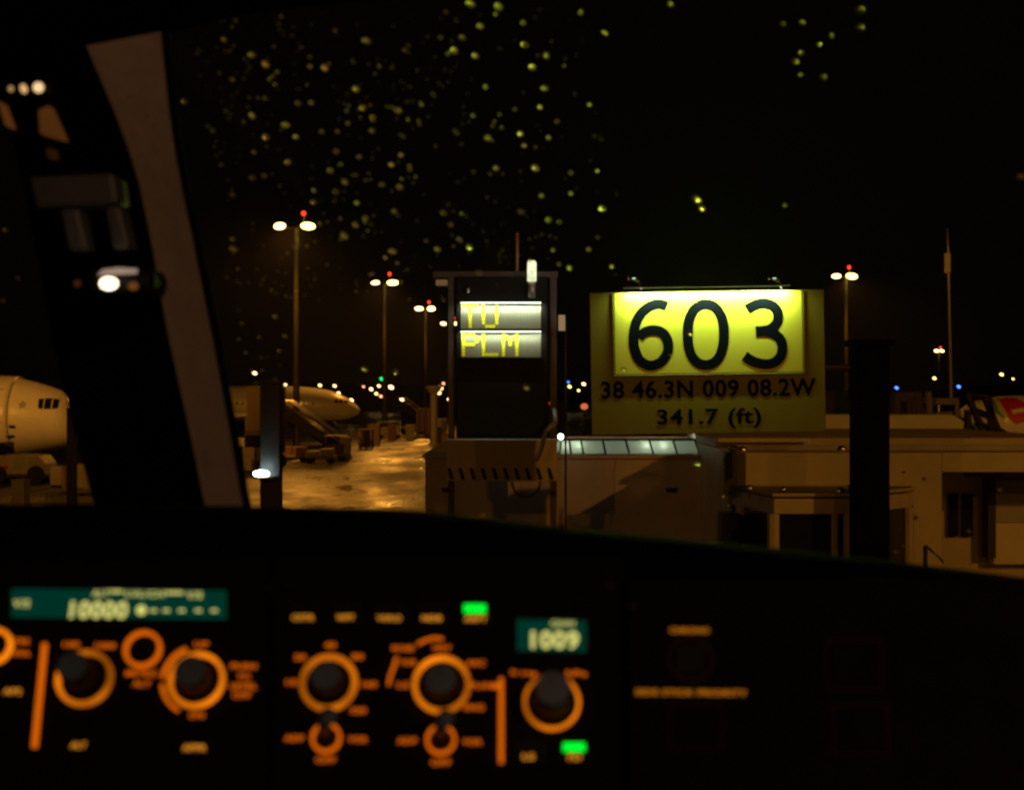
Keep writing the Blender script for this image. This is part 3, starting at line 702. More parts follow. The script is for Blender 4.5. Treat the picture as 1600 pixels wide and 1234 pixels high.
# black column in front
DK = 11.9
a = P(1341,540,DK); b_ = P(1391,540,DK); xm = (a.x+b_.x)/2
t = thing('dark_column', 'wide black column right of the 603 sign, in front of the glazed cab', 'column', (xm,DK,0), 'dark columns standing on the apron')
colm = mat('black_painted_steel', (0.004,0.0038,0.0036), .9, var=.3, scale=3, spec=.08)
MB().box(a.x, b_.x, DK, DK+.33, 0, a.z).build('shaft', colm, t, bevel=.02)
MB().box(a.x-.03, b_.x+.03, DK-.03, DK+.36, a.z+.002, a.z+.05).build('cap', colm, t)
MB().box(a.x-.12, b_.x+.12, DK-.12, DK+.45, 0, .1).build('base', M['grey'], t)

# things on and behind the roof to the right
t = thing('roof_duct', 'long grey white duct box on the roof right of the 603 sign', 'duct', (P(1400,0,26).x, 26, 0))
a = P(1270,648,26); b_ = P(1503,686,26)
MB().prism([(a.x,26,b_.z),(b_.x,26,b_.z),(b_.x+.05,26,a.z-.12),(b_.x-.15,26,a.z),(a.x,26,a.z)], (0,1.5,0)).build('body', mat('duct_paint',(.80,.82,.66),.5,var=.12,scale=1.2), t, bevel=.02)
MB().box(a.x, b_.x, 25.97, 25.995, b_.z-.02, b_.z+.05).build('flange', M['grey'], t)
MB().box(P(1300,0,26).x, P(1306,0,26).x, 26.5, 26.9, 0, b_.z-.01).build('support', M['dark'], t)
MB().box(P(1480,0,26).x, P(1486,0,26).x, 26.5, 26.9, 0, b_.z-.01).build('support', M['dark'], t)
MB().box(P(1395,0,25.8).x, P(1410,0,25.8).x, 25.75, 25.9, P(0,686,25.8).z, P(0,680,25.8).z).build('bracket', M['darker'], t)
MB().ball(P(1323,682,25.6), .09, 10, (1,1,1)).build('fan_housing', M['darker'], t)
for px0, px1, ty, by, d, m, lab in (
   (1396,1441,612,652,60,'olive','olive container standing above the grey white duct'),
   (1462,1499,622,655,62,'cream','pinkish pale container left of the airliner emblem'),
   (1294,1301,612,650,70,'brown','thin brown container edge just right of the 603 sign'),
   (1307,1326,610,650,72,'dgreen','green container between the 603 sign and the black column'),
   ):
    a = P(px0,ty,d); b_ = P(px1,by,d)
    t = thing('freight_container', lab, 'container', ((a.x+b_.x)/2,d,0), 'freight containers beyond the pier')
    MB().box(a.x,b_.x,d,d+2.4,.15,a.z).build('body', M[m], t, bevel=.04)
    n = max(2,int((b_.x-a.x)/.22))
    for k in range(n): MB().box(a.x+.06+k*(b_.x-a.x-.1)/n, a.x+.12+k*(b_.x-a.x-.1)/n, d-.04, d-.002, .3, a.z-.1).build('rib', M[m], t)
    MB().box(a.x+.05,b_.x-.05,d+.1,d+2.3,0,.15).build('skid', M['dark'], t)
t = thing('rooftop_pipework', 'shiny rooftop pipes between the olive and the pinkish container', 'pipes', (P(1460,0,58).x,58,0))
for k,(ya,yb) in enumerate(((632,634),(636,637),(640,640))):
    MB().tube([P(1442+k*3,ya,58), P(1468,ya+2,58), P(1492-k*2,yb,58)], .05, 8).build('pipe', M['chrome'], t, smooth=True)
MB().tube([P(1450,612,58), P(1452,640,58), (P(1452,0,58).x,58,0)], .14, 10).build('vent_stack', M['cream'], t, smooth=True)
MB().tube([P(1490,634,58), (P(1490,0,58).x,58,0)], .05, 8).build('support', M['dark'], t)
# dark gangway / stair lattice by emblem
t = thing('gantry_frame', 'dark lattice gantry leaning in front of the red emblem at the right', 'gantry', (P(1530,0,34).x,34,0))
for a0,a1 in (((1509,648),(1520,690)),):
    MB().tube([P(*a0,34), P(*a1,34)], .045, 6).build('lit_brace', M['orange'], t)  # orange paint puts the lamp-lit edge of a dark brace into colour
for a0,a1 in (((1512,618),(1545,695)),((1538,618),(1568,695)),((1512,618),(1545,622)),((1520,640),(1550,652)),((1524,660),(1562,676)),((1512,640),(1512,700)),((1545,622),(1552,700)),((1552,668),(1605,697)),((1540,682),(1612,700))):
    MB().tube([P(*a0,34), P(*a1,34)], .085, 6).build('brace', M['dark'], t)
MB().box(P(1508,0,34).x, P(1640,0,34).x, 34, 35.2, 0, P(0,686,34).z).build('base_block', M['dark'], t)

# ================================================================= DOCKING DISPLAY (VDGS)
DV = 15.0
t = thing('docking_display', 'black docking display board reading TU and PLM in yellow dots', 'display board', (P(785,0,DV).x, DV, 0))
def V(px, py, y=DV): return P(px, py, y)
a = V(713,432); b_ = V(856,684)
MB().box(a.x, b_.x, DV, DV+.25, b_.z, a.z).build('cabinet', M['rubber'], t, bevel=.01)
MB().box(V(700,0).x, V(709,0).x, DV+.05, DV+.2, 0, V(0,430).z).build('post', mat('post_brown',(.07,.05,.04),.6,var=.2,scale=3), t)
MB().box(V(860,0).x, V(870,0).x, DV+.05, DV+.2, 0, V(0,430).z).build('post', MATS['post_brown'], t)
MB().box(V(676,0).x, V(872,0).x, DV+.06, DV+.19, V(0,436).z+.02, V(0,428).z+.03).build('top_beam', MATS['post_brown'], t)
MB().box(V(681,0).x, V(699,0).x, DV+.0, DV+.2, V(0,446).z, V(0,437).z).build('side_bracket', M['cream'], t)
MB().tube([(V(808,0).x, DV+.1, V(0,430).z), (V(808,0).x, DV+.1, V(0,362).z)], .016, 8).build('aerial', M['orange'], t, smooth=True)
bx0, bx1 = V(698,0,DV-.05).x, V(870,0,DV-.05).x
bs = MB().box(bx0, bx1, DV-.15, DV+.3, V(0,751,DV-.1).z, V(0,686,DV-.1).z).build('base_box', M['wall'], t, bevel=.01)
zs0, zs1 = V(0,749,DV-.16).z, V(0,731,DV-.16).z; nst = 10; wst = (bx1-bx0)/nst
for k in range(nst):
    xa = bx0+k*wst+.01; MB().prism([(xa+wst*.25,DV-.154,zs0),(xa+wst*.62,DV-.154,zs0),(xa+wst*.30,DV-.154,zs1),(xa-wst*.0,DV-.154,zs1)], (0,-.003,0)).build('hazard_stripe', M['darker'], t)
MB().tube([V(822+22*math.cos(a_), 752+24*math.sin(a_), DV-.1) for a_ in [math.pi*i/14 for i in range(15)]], .011, 6).build('cable_loop', M['dark'], t, smooth=True)
MB().tube(smoothline([V(838,720,DV-.3),V(846,700,DV-.3),V(851,680,DV-.3),V(858,668,DV-.3),V(868,660,DV-.2),V(866,640,DV)], 4), .022, 8).build('conduit', M['galv'], t, smooth=True)
# lamp standing at the right top
lt = V(831,0,DV-.12).x
MB().tube([(lt,DV-.12,V(0,466).z),(lt,DV-.12,V(0,442).z)], .035, 10).build('lamp_neck', M['galv'], t, smooth=True)
MB().tube([(lt,DV-.12,V(0,441).z),(lt,DV-.12,V(0,412).z),(lt,DV-.12,V(0,409).z)], [.045,.045,.03], 14).build('lamp_glass', glow('lantern_glass',(.9,.92,.6),1.1,var=.2,scale=9), t, smooth=True)
MB().ball(V(731,452,DV-.05), .03, 10, (.8,.8,1.3)).build('sensor_eye', M['chrome'], t, smooth=True)
MB().box(V(870,0).x+.02, V(880,0).x+.02, DV+.02, DV+.1, V(0,516).z, V(0,492).z).build('side_lamp', glow('side_lamp_glow',(.8,.5,.25),.35), t)
MB().tube([V(884,500,DV+.1), (V(884,0).x, DV+.1, 0)], .01, 6).build('side_rod', M['dark'], t)
FONT = {'T':["11111","00100","00100","00100","00100","00100","00100"],
        'U':["10001","10001","10001","10001","10001","10001","01110"],
        'P':["11110","10001","10001","11110","10000","10000","10000"],
        'L':["10000","10000","10000","10000","10000","10000","11111"],
        'M':["10001","11011","10101","10101","10001","10001","10001"],' ':["00000"]*7}
for row, (ty, by, txt) in enumerate(((474,514,'TU  '),(519,558,'PLM '))):
    a = V(720,ty,DV-.01); b_ = V(845,by,DV-.01)
    pn = MB().box(a.x, b_.x, DV-.012, DV-.002, b_.z, a.z).build('display_row', M['slat'], t)
    fr = MB()
    fr.box(a.x-.02,b_.x+.02,DV-.03,DV-.002,a.z+.002,a.z+.014); fr.box(a.x-.02,b_.x+.02,DV-.03,DV-.002,b_.z-.012,b_.z-.002)
    fr.build('row_frame', M['rubber'], pn)
    W_ = b_.x-a.x; H_ = a.z-b_.z; cw = W_/4; px_ = cw/6; pz = H_/7.4
    on = MB(); off = MB()
    for ci, ch in enumerate(txt):
        for r_ in range(7):
            for c_ in range(5):
                x = a.x + ci*cw + (c_+.8)*px_; z = a.z - (r_+.65)*pz
                lit_ = FONT[ch][r_][c_] == '1'
                tgt = on if lit_ else off; rd = .0195 if lit_ else .008
                vs = [(x+rd*math.cos(q*math.pi/4+.39), DV-.0125, z+rd*math.sin(q*math.pi/4+.39)) for q in range(8)]
                tgt.prism(vs, (0,-.004 if lit_ else -.002,0))
    g1 = on.build('dot_lettering', M['flip'], t); off.build('blank_dots', M['pit'], t, kind='stuff')
    MB().tube([(a.x,DV-.055,a.z+.003),(b_.x,DV-.055,a.z+.003)], .006, 6).build('lamp_tube', G['tube'], t)
    for k in range(1,4): MB().box(a.x+k*cw-.006, a.x+k*cw+.004, DV-.0135, DV-.0122, b_.z+.002, a.z-.002).build('divider', M['pit'], t)
    area('display_light', ((a.x+b_.x)/2, DV-.06, a.z+.004), ((a.x+b_.x)/2, DV, a.z-.06), 9.5 if row == 0 else 6, (.93,1,.74), .8, .012, t)

# ================================================================= 603 STAND SIGN
DS = 11.7
t = thing('stand_sign', 'yellow stand sign reading 603 with coordinates, lit from above', 'sign', (P(1106,0,DS).x, DS, 0))
ROT = R(0.9); cS = P(1106, 565, DS)
def Sg(px, py):
    x = (px-1106)/F*DS; z = -(py-565)/F*DS
    return Vector((cS.x + x*math.cos(ROT) - z*math.sin(ROT), DS, cS.z + x*math.sin(ROT) + z*math.cos(ROT)))
su = Vector((math.cos(ROT),0,math.sin(ROT))); sv = Vector((-math.sin(ROT),0,math.cos(ROT))); sn = Vector((0,-1,0))
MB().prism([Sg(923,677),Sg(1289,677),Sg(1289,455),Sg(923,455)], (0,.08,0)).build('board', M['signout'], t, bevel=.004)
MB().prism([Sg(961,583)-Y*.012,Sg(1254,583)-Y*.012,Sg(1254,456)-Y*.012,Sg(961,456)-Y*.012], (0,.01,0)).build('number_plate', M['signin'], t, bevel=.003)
fr = MB()
for A_, B_ in (((959,457),(959,585)),((959,585),(1256,585)),((1256,585),(1256,457))):
    fr.tube([Sg(*A_)-Y*.008, Sg(*B_)-Y*.008], .006, 6)
fr.build('plate_rim', M['signout'], t)
def z5(x, y): return (880+x/3.636, 400+y/3.636)
six = [(588,287),(545,273),(495,285),(447,322),(413,380),(400,450),(403,520),(428,585),(470,617),(510,622),(558,600),(590,555),(597,515),(588,470),(560,435),(515,422),(465,432),(430,463)]
three = [(1043,305),(1085,280),(1140,269),(1192,286),(1218,325),(1216,372),(1185,410),(1145,425),(1093,428)]
three2 = [(1093,432),(1150,430),(1200,445),(1235,480),(1243,530),(1228,578),(1185,610),(1130,613),(1075,597),(1028,568)]
zero = [(809+103*math.copysign(abs(math.cos(a_))**(.88),math.cos(a_)), 447+172*math.copysign(abs(math.sin(a_))**(.88),math.sin(a_))) for a_ in [2*math.pi*i/40 for i in range(41)]]
def dig(nm, lines, off=0):
    mb = MB()
    for L in lines:
        pts = []
        for x, y in L:
            q = Sg(*z5(x, y)); pts.append((q.x, q.z))
        stroke(mb, smoothline(pts, 4), 57/3.636/F*DS, DS-.0125-off, .0012)
    return mb.build('numeral', M['ink'], t)
# image positions are measured on the tilted sign, so undo the tilt before placing
_S = Sg
def Sg(px, py):
    q = P(px, py, DS); return q
dig('6', [six[:12]]); dig('6', [six[11:]], .0008); dig('0', [zero]); dig('3', [three]); dig('3', [three2], .0008)
lettering('coordinates_lettering', '38 46.3N 009 08.2W', M['ink'], t, P(1107,607,DS), su, sv, sn, width=336/F*DS, height=29/F*DS, depth=.002, bold=.028)
lettering('elevation_lettering', '341.7 (ft)', M['ink'], t, P(1108,654,DS), su, sv, sn, width=163/F*DS, height=32/F*DS, depth=.002, bold=.028)
# lamp bar on two arms
for px in (990, 1209):
    c = P(px, 436, DS-.26)
    MB().tube([P(px+12,452,DS+.02), P(px+8,440,DS-.1), c+Vector((0,.03,0))], .009, 6).build('lamp_arm', M['galv'], t, smooth=True)
    hd = MB().box(c.x-.04, c.x+.04, c.y-.03, c.y+.03, c.z-.008, c.z+.02).build('lamp_head', M['chrome'], t, bevel=.006)
    MB().ball(c+Vector((0,-.034,.002)), .009, 8, (1.6,.5,.7)).build('lamp_glint', glow('lamp_glint_%d' % px, (.6,1,.75), .9), hd)
c0 = P(985, 440, DS-.26); c1 = P(1226, 437, DS-.26)
MB().prism([P(975,449.5,DS-.10),P(1236,445.5,DS-.10),P(1236,443.5,DS-.10),P(975,447.5,DS-.10)], (0,.15,0)).build('lamp_hood', M['rubber'], t)
mid = (c0+c1)/2
sl_ = area('sign_light', P(1106, 453.5, DS-.065), P(1106, 453.5, DS-.065)+Vector((0,.053,-.060)), 24, (.86,1,.95), 1.26, .012, t, 170)
sl_.rotation_euler = (Matrix.Rotation(-ROT, 3, 'Y') @ sl_.rotation_euler.to_matrix()).to_euler()
spot('sign_spill', mid+Vector((0,-.1,0)), (0,0.8,5.4), 120, (.70,1,.07), 60, .08, t)
# supporting post behind the board
MB().box(P(1100,0,DS).x-.05, P(1100,0,DS).x+.05, DS+.1, DS+.2, P(0,660,DS).z, P(0,470,DS).z).build('back_rail', M['dark'], t)
MB().tube([(P(1100,0,DS).x, DS+.15, P(0,575,DS).z), (P(1330,0,DK).x, DK+.1, P(0,575,DK).z)], .03, 8).build('back_arm', M['dark'], t)

# ================================================================= FLIGHT DECK
# windscreen panes (inclined) ---------------------------------------------------
WB, WT = 1.16, 0.80        # distance of the pane at its foot and head
def pane_y(pz):            # pz measured from the eye
    return WB + (WT-WB)*((pz+0.14)/(0.44))
def on_pane(px, py, off=0.0):
    v = -(py-617)/F; # y = WB + k*(y*v + .14)
    k = (WT-WB)/0.44; yy = (WB + k*.14)/(1 - k*v) - off
    return P(px, py, yy)
wg = bpy.data.materials.new('windscreen_glass'); wg.use_nodes = True; g_ = wg.node_tree; g_.nodes.clear()
o_ = g_.nodes.new('ShaderNodeOutputMaterial'); tr = g_.nodes.new('ShaderNodeBsdfTransparent'); tr.inputs[0].default_value = (.93,.95,.93,1)
gs = g_.nodes.new('ShaderNodeBsdfGlossy'); gs.inputs['Roughness'].default_value = .02; gs.inputs[0].default_value = (1,1,1,1)
mi = g_.nodes.new('ShaderNodeMixShader'); mi.inputs[0].default_value = .02
g_.links.new(tr.outputs[0], mi.inputs[1]); g_.links.new(gs.outputs[0], mi.inputs[2]); g_.links.new(mi.outputs[0], o_.inputs[0])
def pane(label, pts):
    mb = MB(); mb.quad([on_pane(*p) for p in pts]); o = mb.build('windscreen', wg); return tag(o, label, 'window', 'flight deck windscreens')
pane('right windscreen pane speckled with raindrops, sign and apron seen through it', [(392,960),(1900,1100),(1900,-60),(650,-8),(400,17),(262,52)])
pane('left windscreen pane beyond the beige window post', [(-500,960),(150,960),(-20,-160),(-500,-160)])
# window post -----------------------------------------------------------------
t = thing('window_post', 'beige and black post between the two windscreens', 'window post', on_pane(250,800) - Z*.1)
def D(px, py, d=.86): return P(px, py, d)
edgeL = [(135,72),(152,112),(175,165),(198,225),(217,285),(233,360),(248,440),(262,520),(280,600),(300,690),(322,800),(330,840)]
edgeR = [(250,50),(256,110),(262,165),(271,230),(284,300),(297,360),(313,440),(331,530),(344,600),(357,670),(378,790),(386,840)]
def strip(mb, A, B, dA, dB, th):
    va = [P(*p, dA) for p in A]; vb = [P(*p, dB) for p in B]
    for i in range(len(va)-1):
        mb.hexa([va[i], vb[i], vb[i]+Y*th, va[i]+Y*th, va[i+1], vb[i+1], vb[i+1]+Y*th, va[i+1]+Y*th])
mb = MB(); strip(mb, edgeL, edgeR, .84, .88, .003); bmesh.ops.remove_doubles(mb.bm, verts=mb.bm.verts, dist=1e-5)
mb.build('beige_lining', M['beige'], t)
mb = MB(); darkL = [(-60,72),(-25,112),(5,165),(22,225),(35,285),(50,360),(66,440),(80,520),(98,600),(120,690),(150,800),(158,840)]
strip(mb, darkL, edgeL, .90, .845, .03); bmesh.ops.remove_doubles(mb.bm, verts=mb.bm.verts, dist=1e-5)
mb.build('black_casing', M['seal'], t)
mb = MB(); strip(mb, [(x+1,y) for x,y in edgeR], [(x+13,y) for x,y in edgeR], .885, .889, .003); mb.build('window_seal', M['seal'], t)
for x, y, f_ in ((228,108,.76),(203,152,.36),(230,182,.6),(217,245,.22),(277,340,.86)):
    MB().disc(P(x,y,.84+.04*f_-.0006), X, Z, -Y, [(.0007,0),(.0006,.0004)], 8).build('screw', M['dim'], t)
# overhead frame
t = thing('overhead_frame', 'black overhead window frame along the top left', 'window frame', P(200,0,.8))
mb = MB(); top = [(-700,78),(100,78),(135,74),(190,78),(250,57),(330,34),(400,20),(520,6),(650,-4),(900,-14),(2300,-60)]
for (xa,ya),(xb,yb) in zip(top, top[1:]):
    a1,b1 = P(xa,ya,.895), P(xb,yb,.895); a2,b2 = P(xa,-420,.74), P(xb,-420,.74)
    mb.hexa([a1,b1,P(xb,yb-3,.93),P(xa,ya-3,.93),a2,b2,b2+Y*.2,a2+Y*.2])
mb.build('frame_body', M['seal'], t)
# flight deck shell -- roof, sides, rear bulkhead
s = MB()
s.box(-1.6, 1.5, -1.6, .70, EYE+.50, EYE+.56); s.box(-1.6,1.5,-1.66,-1.6,EYE-1.4,EYE+.56)
s.box(-1.66,-1.6,-1.6,.75,EYE-1.4,EYE+.5); s.box(1.5,1.56,-1.6,.75,EYE-1.4,EYE+.5); s.box(-1.6,1.5,-1.6,1.3,EYE-1.46,EYE-1.4)
structure(s, 'flight_deck_shell', M['rubber'])

t = thing('post_fill_light', 'unseen warm fill lamp added behind the view to light the window post', 'lamp', (.55,-.5,EYE+.5))  # unseen fill lamp, added to light the beige post
MB().disc(Vector((.55,-.5,EYE+.498)), X, Y, -Z, [(.05,0),(.05,.01),(.035,.02)], 20).build('lens', glow('fill_lens',(1,.5,.2),.5), t)
point('post_fill_glow', (.55,-.5,EYE+.45), 9, (1,.52,.26), .04, t)
# compass, bracket and reflected lamps modelled on the post
DQ = .80
t = thing('standby_compass', 'compass with a glowing warm bulb on the black post casing', 'compass', P(185,440,DQ))
MB().box(P(128,0,DQ).x, P(238,0,DQ).x, DQ, DQ+.04, P(0,462,DQ).z, P(0,415,DQ).z).build('housing', M['black'], t, bevel=.006)
MB().prism([P(152,430,DQ-.004),P(212,427,DQ-.004),P(213,420,DQ-.004),P(185,418,DQ-.004),P(160,421,DQ-.004)], (0,.003,0)).build('lit_window', G['lit'], t)
MB().ball(P(170,443,DQ-.01), .0042, 16, (1.15,.6,.8)).build('bulb', G['bulb'], t, smooth=True)
MB().ball(P(208,447,DQ-.004), .0022, 10, (1.3,.6,1)).build('pilot_lamp', glow('amber_dim',(.8,.28,.05),.16), t)
MB().ball(P(121,443,DQ-.004), .0020, 10, (1,.6,1)).build('pilot_lamp', glow('amber_faint',(.6,.16,.05),.07), t)
t = thing('post_bracket', 'grey bracket with a crossbar and two legs above the glowing compass', 'bracket', P(120,330,DQ))
MB().prism([P(44,276,DQ),P(176,270,DQ),P(184,318,DQ),P(56,326,DQ)], (0,.03,0)).build('crossbar', M['dim'], t, bevel=.002)
MB().prism([P(92,326,DQ),P(122,324,DQ),P(136,390,DQ),P(106,392,DQ)], (0,.02,0)).build('leg', M['dim'], t, bevel=.002)
MB().prism([P(162,322,DQ),P(186,320,DQ),P(203,388,DQ),P(176,390,DQ)], (0,.02,0)).build('leg', M['dim'], t, bevel=.002)
t = thing('lamp_reflections', 'three reflected warm lamp spots modelled as bulbs at the upper left edge', 'light', P(40,140,DQ))  # reflected lamp spots, built as a glowing fitting
MB().box(P(-10,0,DQ).x, P(78,0,DQ).x, DQ+.004, DQ+.03, P(0,150,DQ).z, P(0,124,DQ).z).build('housing', M['black'], t, bevel=.003)
MB().ball(P(60,137,DQ), .0028, 14, (1,.6,1)).build('bulb', G['warm'], t, smooth=True)
MB().ball(P(37,139,DQ), .0020, 14, (.9,.6,1.3), R(-20)).build('bulb', G['warm2'], t, smooth=True)
MB().ball(P(17,139,DQ), .0015, 14, (1,.6,1.1)).build('bulb', glow('reflection_faint',(1,.55,.2),.4), t, smooth=True)
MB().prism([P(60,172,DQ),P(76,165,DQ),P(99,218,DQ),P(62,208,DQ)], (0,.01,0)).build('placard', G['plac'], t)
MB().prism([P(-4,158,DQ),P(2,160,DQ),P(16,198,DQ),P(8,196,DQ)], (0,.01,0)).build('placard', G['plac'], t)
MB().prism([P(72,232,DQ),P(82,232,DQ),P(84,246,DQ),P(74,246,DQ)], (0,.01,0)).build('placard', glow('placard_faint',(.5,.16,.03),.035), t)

# glareshield ------------------------------------------------------------------
mb = MB()
crest = [(-500,790),(-100,789),(330,791),(480,794),(640,799),(760,812),(880,827),(1020,840),(1160,854),(1300,868),(1440,884),(1600,904),(1900,942),(2200,980)]
prof = [(.648,None),(.655,10),(.67,3),(.70,0),(.78,-1)]
rows = []
for px, py in crest:
    a = P(px, py, .70); x = a.x; zc = a.z
    zp = EYE - (905-617)/F*.64 - .004
    rows.append([(x,.650,zp-.012),(x,.650,max(zp, zc-.022)),(x,.658,zc-.010),(x,.672,zc-.003),(x,.70,zc),(x,.76,zc-.004),(x,1.0,zc-.05),(x,1.22,zc-.08),(x,1.22,zc-.35),(x,.650,zc-.35)])
V_ = [[mb.bm.verts.new(p) for p in r_] for r_ in rows]; n_ = len(rows[0])
for A_, B_ in zip(V_, V_[1:]):
    for j in range(n_): mb.bm.faces.new([A_[j], A_[(j+1)%n_], B_[(j+1)%n_], B_[j]])
mb.bm.faces.new(V_[0]); mb.bm.faces.new(V_[-1][::-1])
o = mb.build('glareshield', M['leather'], smooth=True); tag(o, 'black glareshield crossing the view above the lit panels', 'glareshield')
o = MB().tube([P(876,826,.72), P(876,812,.72), P(878,794,.72)], [.0012,.0010,.0008], 8).build('sight_pin', M['rubber']); tag(o, 'tiny dark upright pin on the glareshield edge', 'pin')

# panels ----------------------------------------------------------------------
TILT = R(25); PN = Vector((0, -math.cos(TILT), math.sin(TILT))); PU = Vector((1,0,0)); PV = PU.cross(PN); PV = -PV if PV.z < 0 else PV
E0 = Vector((0,0,EYE)); P0 = P(800,1068,.62)
SL = R(-0.6)
PUr = PU*math.cos(SL) + PV*math.sin(SL); PVr = -PU*math.sin(SL) + PV*math.cos(SL)
def pp(px, py, h=0.0):
    dr = Vector(((px-800)/F, 1, -(py-617)/F)); k = (P0+PN*h-E0).dot(PN)/dr.dot(PN); return E0 + dr*k
PX = .62/F    # one photo pixel on the panel, metres
def plate(name, label, cat, x0, x1, y0=903, y1=1330):
    t = thing(name, label, cat, pp((x0+x1)/2, y1, -.01))
    pts = [pp(x0,y1,-.03),pp(x1,y1,-.03),pp(x1,y0,-.03),pp(x0,y0,-.03)]
    MB().prism(pts, PN*.0285).build('face_plate', M['panel'], t, bevel=.0008)
    for x, y in ((x0+14,y0+14),(x1-14,y0+16)): MB().disc(pp(x,y,-.0015), PU, PV, PN, [(.003,0),(.003,.0012),(.0022,.0018)], 12).build('fastener', M['black'], t)
    return t
def text(t, s_, px, py, wpx, hpx=9, m='text', bold=.03):
    nm = 'lettering'
    return lettering(nm, s_, G[m], t, pp(px,py,.0), PUr, PVr, PN, width=wpx*PX, height=hpx*PX, depth=.0006, bold=bold)
def ringp(t, px, py, rad, wid=6.5, a0=0, a1=360, m='ring', name='lit_ring'):
    return MB().arc(pp(px,py,-.0015), PU, PV, PN, (rad-wid/2)*PX, (rad+wid/2)*PX, a0, a1, 0.0, .0022).build(name, G[m], t)
def knob(t, px, py, rpx, h, flute=True, skirt=35):
    C = pp(px,py,-.0014); r = rpx*PX
    k = MB().disc(C, PU, PV, PN, [(r*.98,h*.1),(r,h*.24),(r*.95,h*.9),(r*.9,h*.98)], 36).build('knob', M['black'], t, smooth=False)
    MB().disc(C, PU, PV, PN, [(r*.9,h*.985),(r*.86,h)], 36).build('cap', M['knob'], k)
    MB().disc(C, PU, PV, PN, [(skirt*PX,0),(skirt*PX,h*.12),(skirt*PX*.9,h*.16)], 36).build('skirt', M['black'], k)
    if flute:
        for i in range(18):
            a = 2*math.pi*i/18; d_ = PU*math.cos(a)+PV*math.sin(a)
            MB().tube([C+d_*r*.99+PN*h*.26, C+d_*r*.94+PN*h*.88], r*.05, 5).build('flute', M['black'], k)
    MB().box(0,0.0001,0,0.0001,0,0.0001).bm.free()
    q = MB(); q.prism([C+PN*h+PU*(-.0006)+PV*r*.2, C+PN*h+PU*.0006+PV*r*.2, C+PN*h+PU*.0006+PV*r*.8, C+PN*h-PU*.0006+PV*r*.8], PN*.0004); q.build('pointer', M['dim'], k)
    return k
def seg(t, A_, B_, wpx, m='text', name='lit_line'):
    a = pp(*A_,-.0015); b_ = pp(*B_,-.0015); d_ = (b_-a).normalized(); s_ = PN.cross(d_)*wpx*PX/2
    return MB().prism([a+s_, b_+s_, b_-s_, a-s_], PN*.002).build(name, G[m], t)
def button(t, px, py, w_, h_):
    return MB().prism([pp(px-w_/2,py+h_/2,-.0015),pp(px+w_/2,py+h_/2,-.0015),pp(px+w_/2,py-h_/2,-.0015),pp(px-w_/2,py-h_/2,-.0015)], PN*.0018).build('push_button', M['black'], t, bevel=.0004)
def lcd(t, x0, x1, y0, y1, dy=0):
    MB().prism([pp(x0-5,y1+5,-.0014),pp(x1+5,y1+5+dy,-.0014),pp(x1+5,y0-5+dy,-.0014),pp(x0-5,y0-5,-.0014)], PN*.0006).build('display_bezel', M['black'], t)
    return MB().prism([pp(x0,y1,-.0007),pp(x1,y1+dy,-.0007),pp(x1,y0+dy,-.0007),pp(x0,y0,-.0007)], PN*.0006).build('display', G['lcd'], t)
def lcdtext(t, s_, px, py, w_, h_, m='seg', bold=.03):
    return lettering('display_digits', s_, G[m], t, pp(px,py,0), PUr, PVr, PN, width=w_*PX, height=h_*PX, depth=.0006, bold=bold)

t1 = plate('autopilot_panel', 'autopilot panel at lower left with green display showing 10000', 'control panel', -420, 432)
ld = lcd(t1, 18, 354, 920, 964, 3)
lcdtext(t1, 'V/S', 34, 943, 27, 13, 'segd'); lcdtext(t1, '10000', 155, 953, 92, 29, 'seg', .035)
lcdtext(t1, 'ALT', 158, 927, 28, 11, 'segd'); lcdtext(t1, 'LVL/CH', 227, 928, 62, 11, 'segd'); lcdtext(t1, 'V/S', 304, 930, 26, 12, 'segd')
for a0, a1 in (((176,927),(194,927)),((262,929),(288,929))): seg(t1, a0, a1, 3, 'segd', 'display_line').location = PN*.002
MB().disc(pp(221,953,.0002), PU, PV, PN, [(8*PX,0),(8*PX,.0006)], 24).build('display_dot', G['seg'], t1)
for px in (240,260,284,310,335): MB().prism([pp(px-5,955.5,.0002),pp(px+5,955.5,.0002),pp(px+5,952,.0002),pp(px-5,952,.0002)], PN*.0006).build('display_dash', G['seg'], t1)
ringp(t1, -8, 1010, 26, 7); button(t1, -8, 1010, 34, 34)
text(t1, 'TRK', 35, 1002, 26); text(t1, 'FPA', 35, 1021, 26)
text(t1, 'AP2', 20, 1080, 28, 9, 'textdim')
seg(t1, (71,1006), (55,1168), 7)
ringp(t1, 133, 1060, 41, 7); knob(t1, 133, 1060, 25, .021); text(t1, '100', 112, 1007, 25); text(t1, '1000', 165, 1009, 32)
button(t1, 122, 1165, 56, 40); text(t1, 'ALT', 123, 1164, 24, 9, 'textdim')
ringp(t1, 224, 1015, 27, 5.5, m='text'); button(t1, 224, 1015, 28, 28); text(t1, 'METRIC', 222, 1052, 50); text(t1, 'ALT', 222, 1068, 28)
ringp(t1, 308, 1063, 41, 6.5); knob(t1, 308, 1063, 27, .016)
MB().arc(pp(308,1063,-.0015), PU, PV, PN, 51*PX, 56*PX, 112, 176, 0, .0022).build('lit_arc', G['text'], t1)
MB().arc(pp(308,1063,-.0015), PU, PV, PN, 51*PX, 56*PX, 188, 243, 0, .0022).build('lit_arc', G['text'], t1)
text(t1, 'UP', 315, 1007, 22); text(t1, 'DN', 308, 1117, 22); text(t1, 'PUSH', 381, 1041, 40); text(t1, 'TO', 381, 1057, 20); text(t1, 'LEVEL', 381, 1072, 42); text(t1, 'OFF', 378, 1086, 28)
button(t1, 305, 1168, 60, 40); text(t1, 'APPR', 304, 1168, 36, 9, 'textdim')

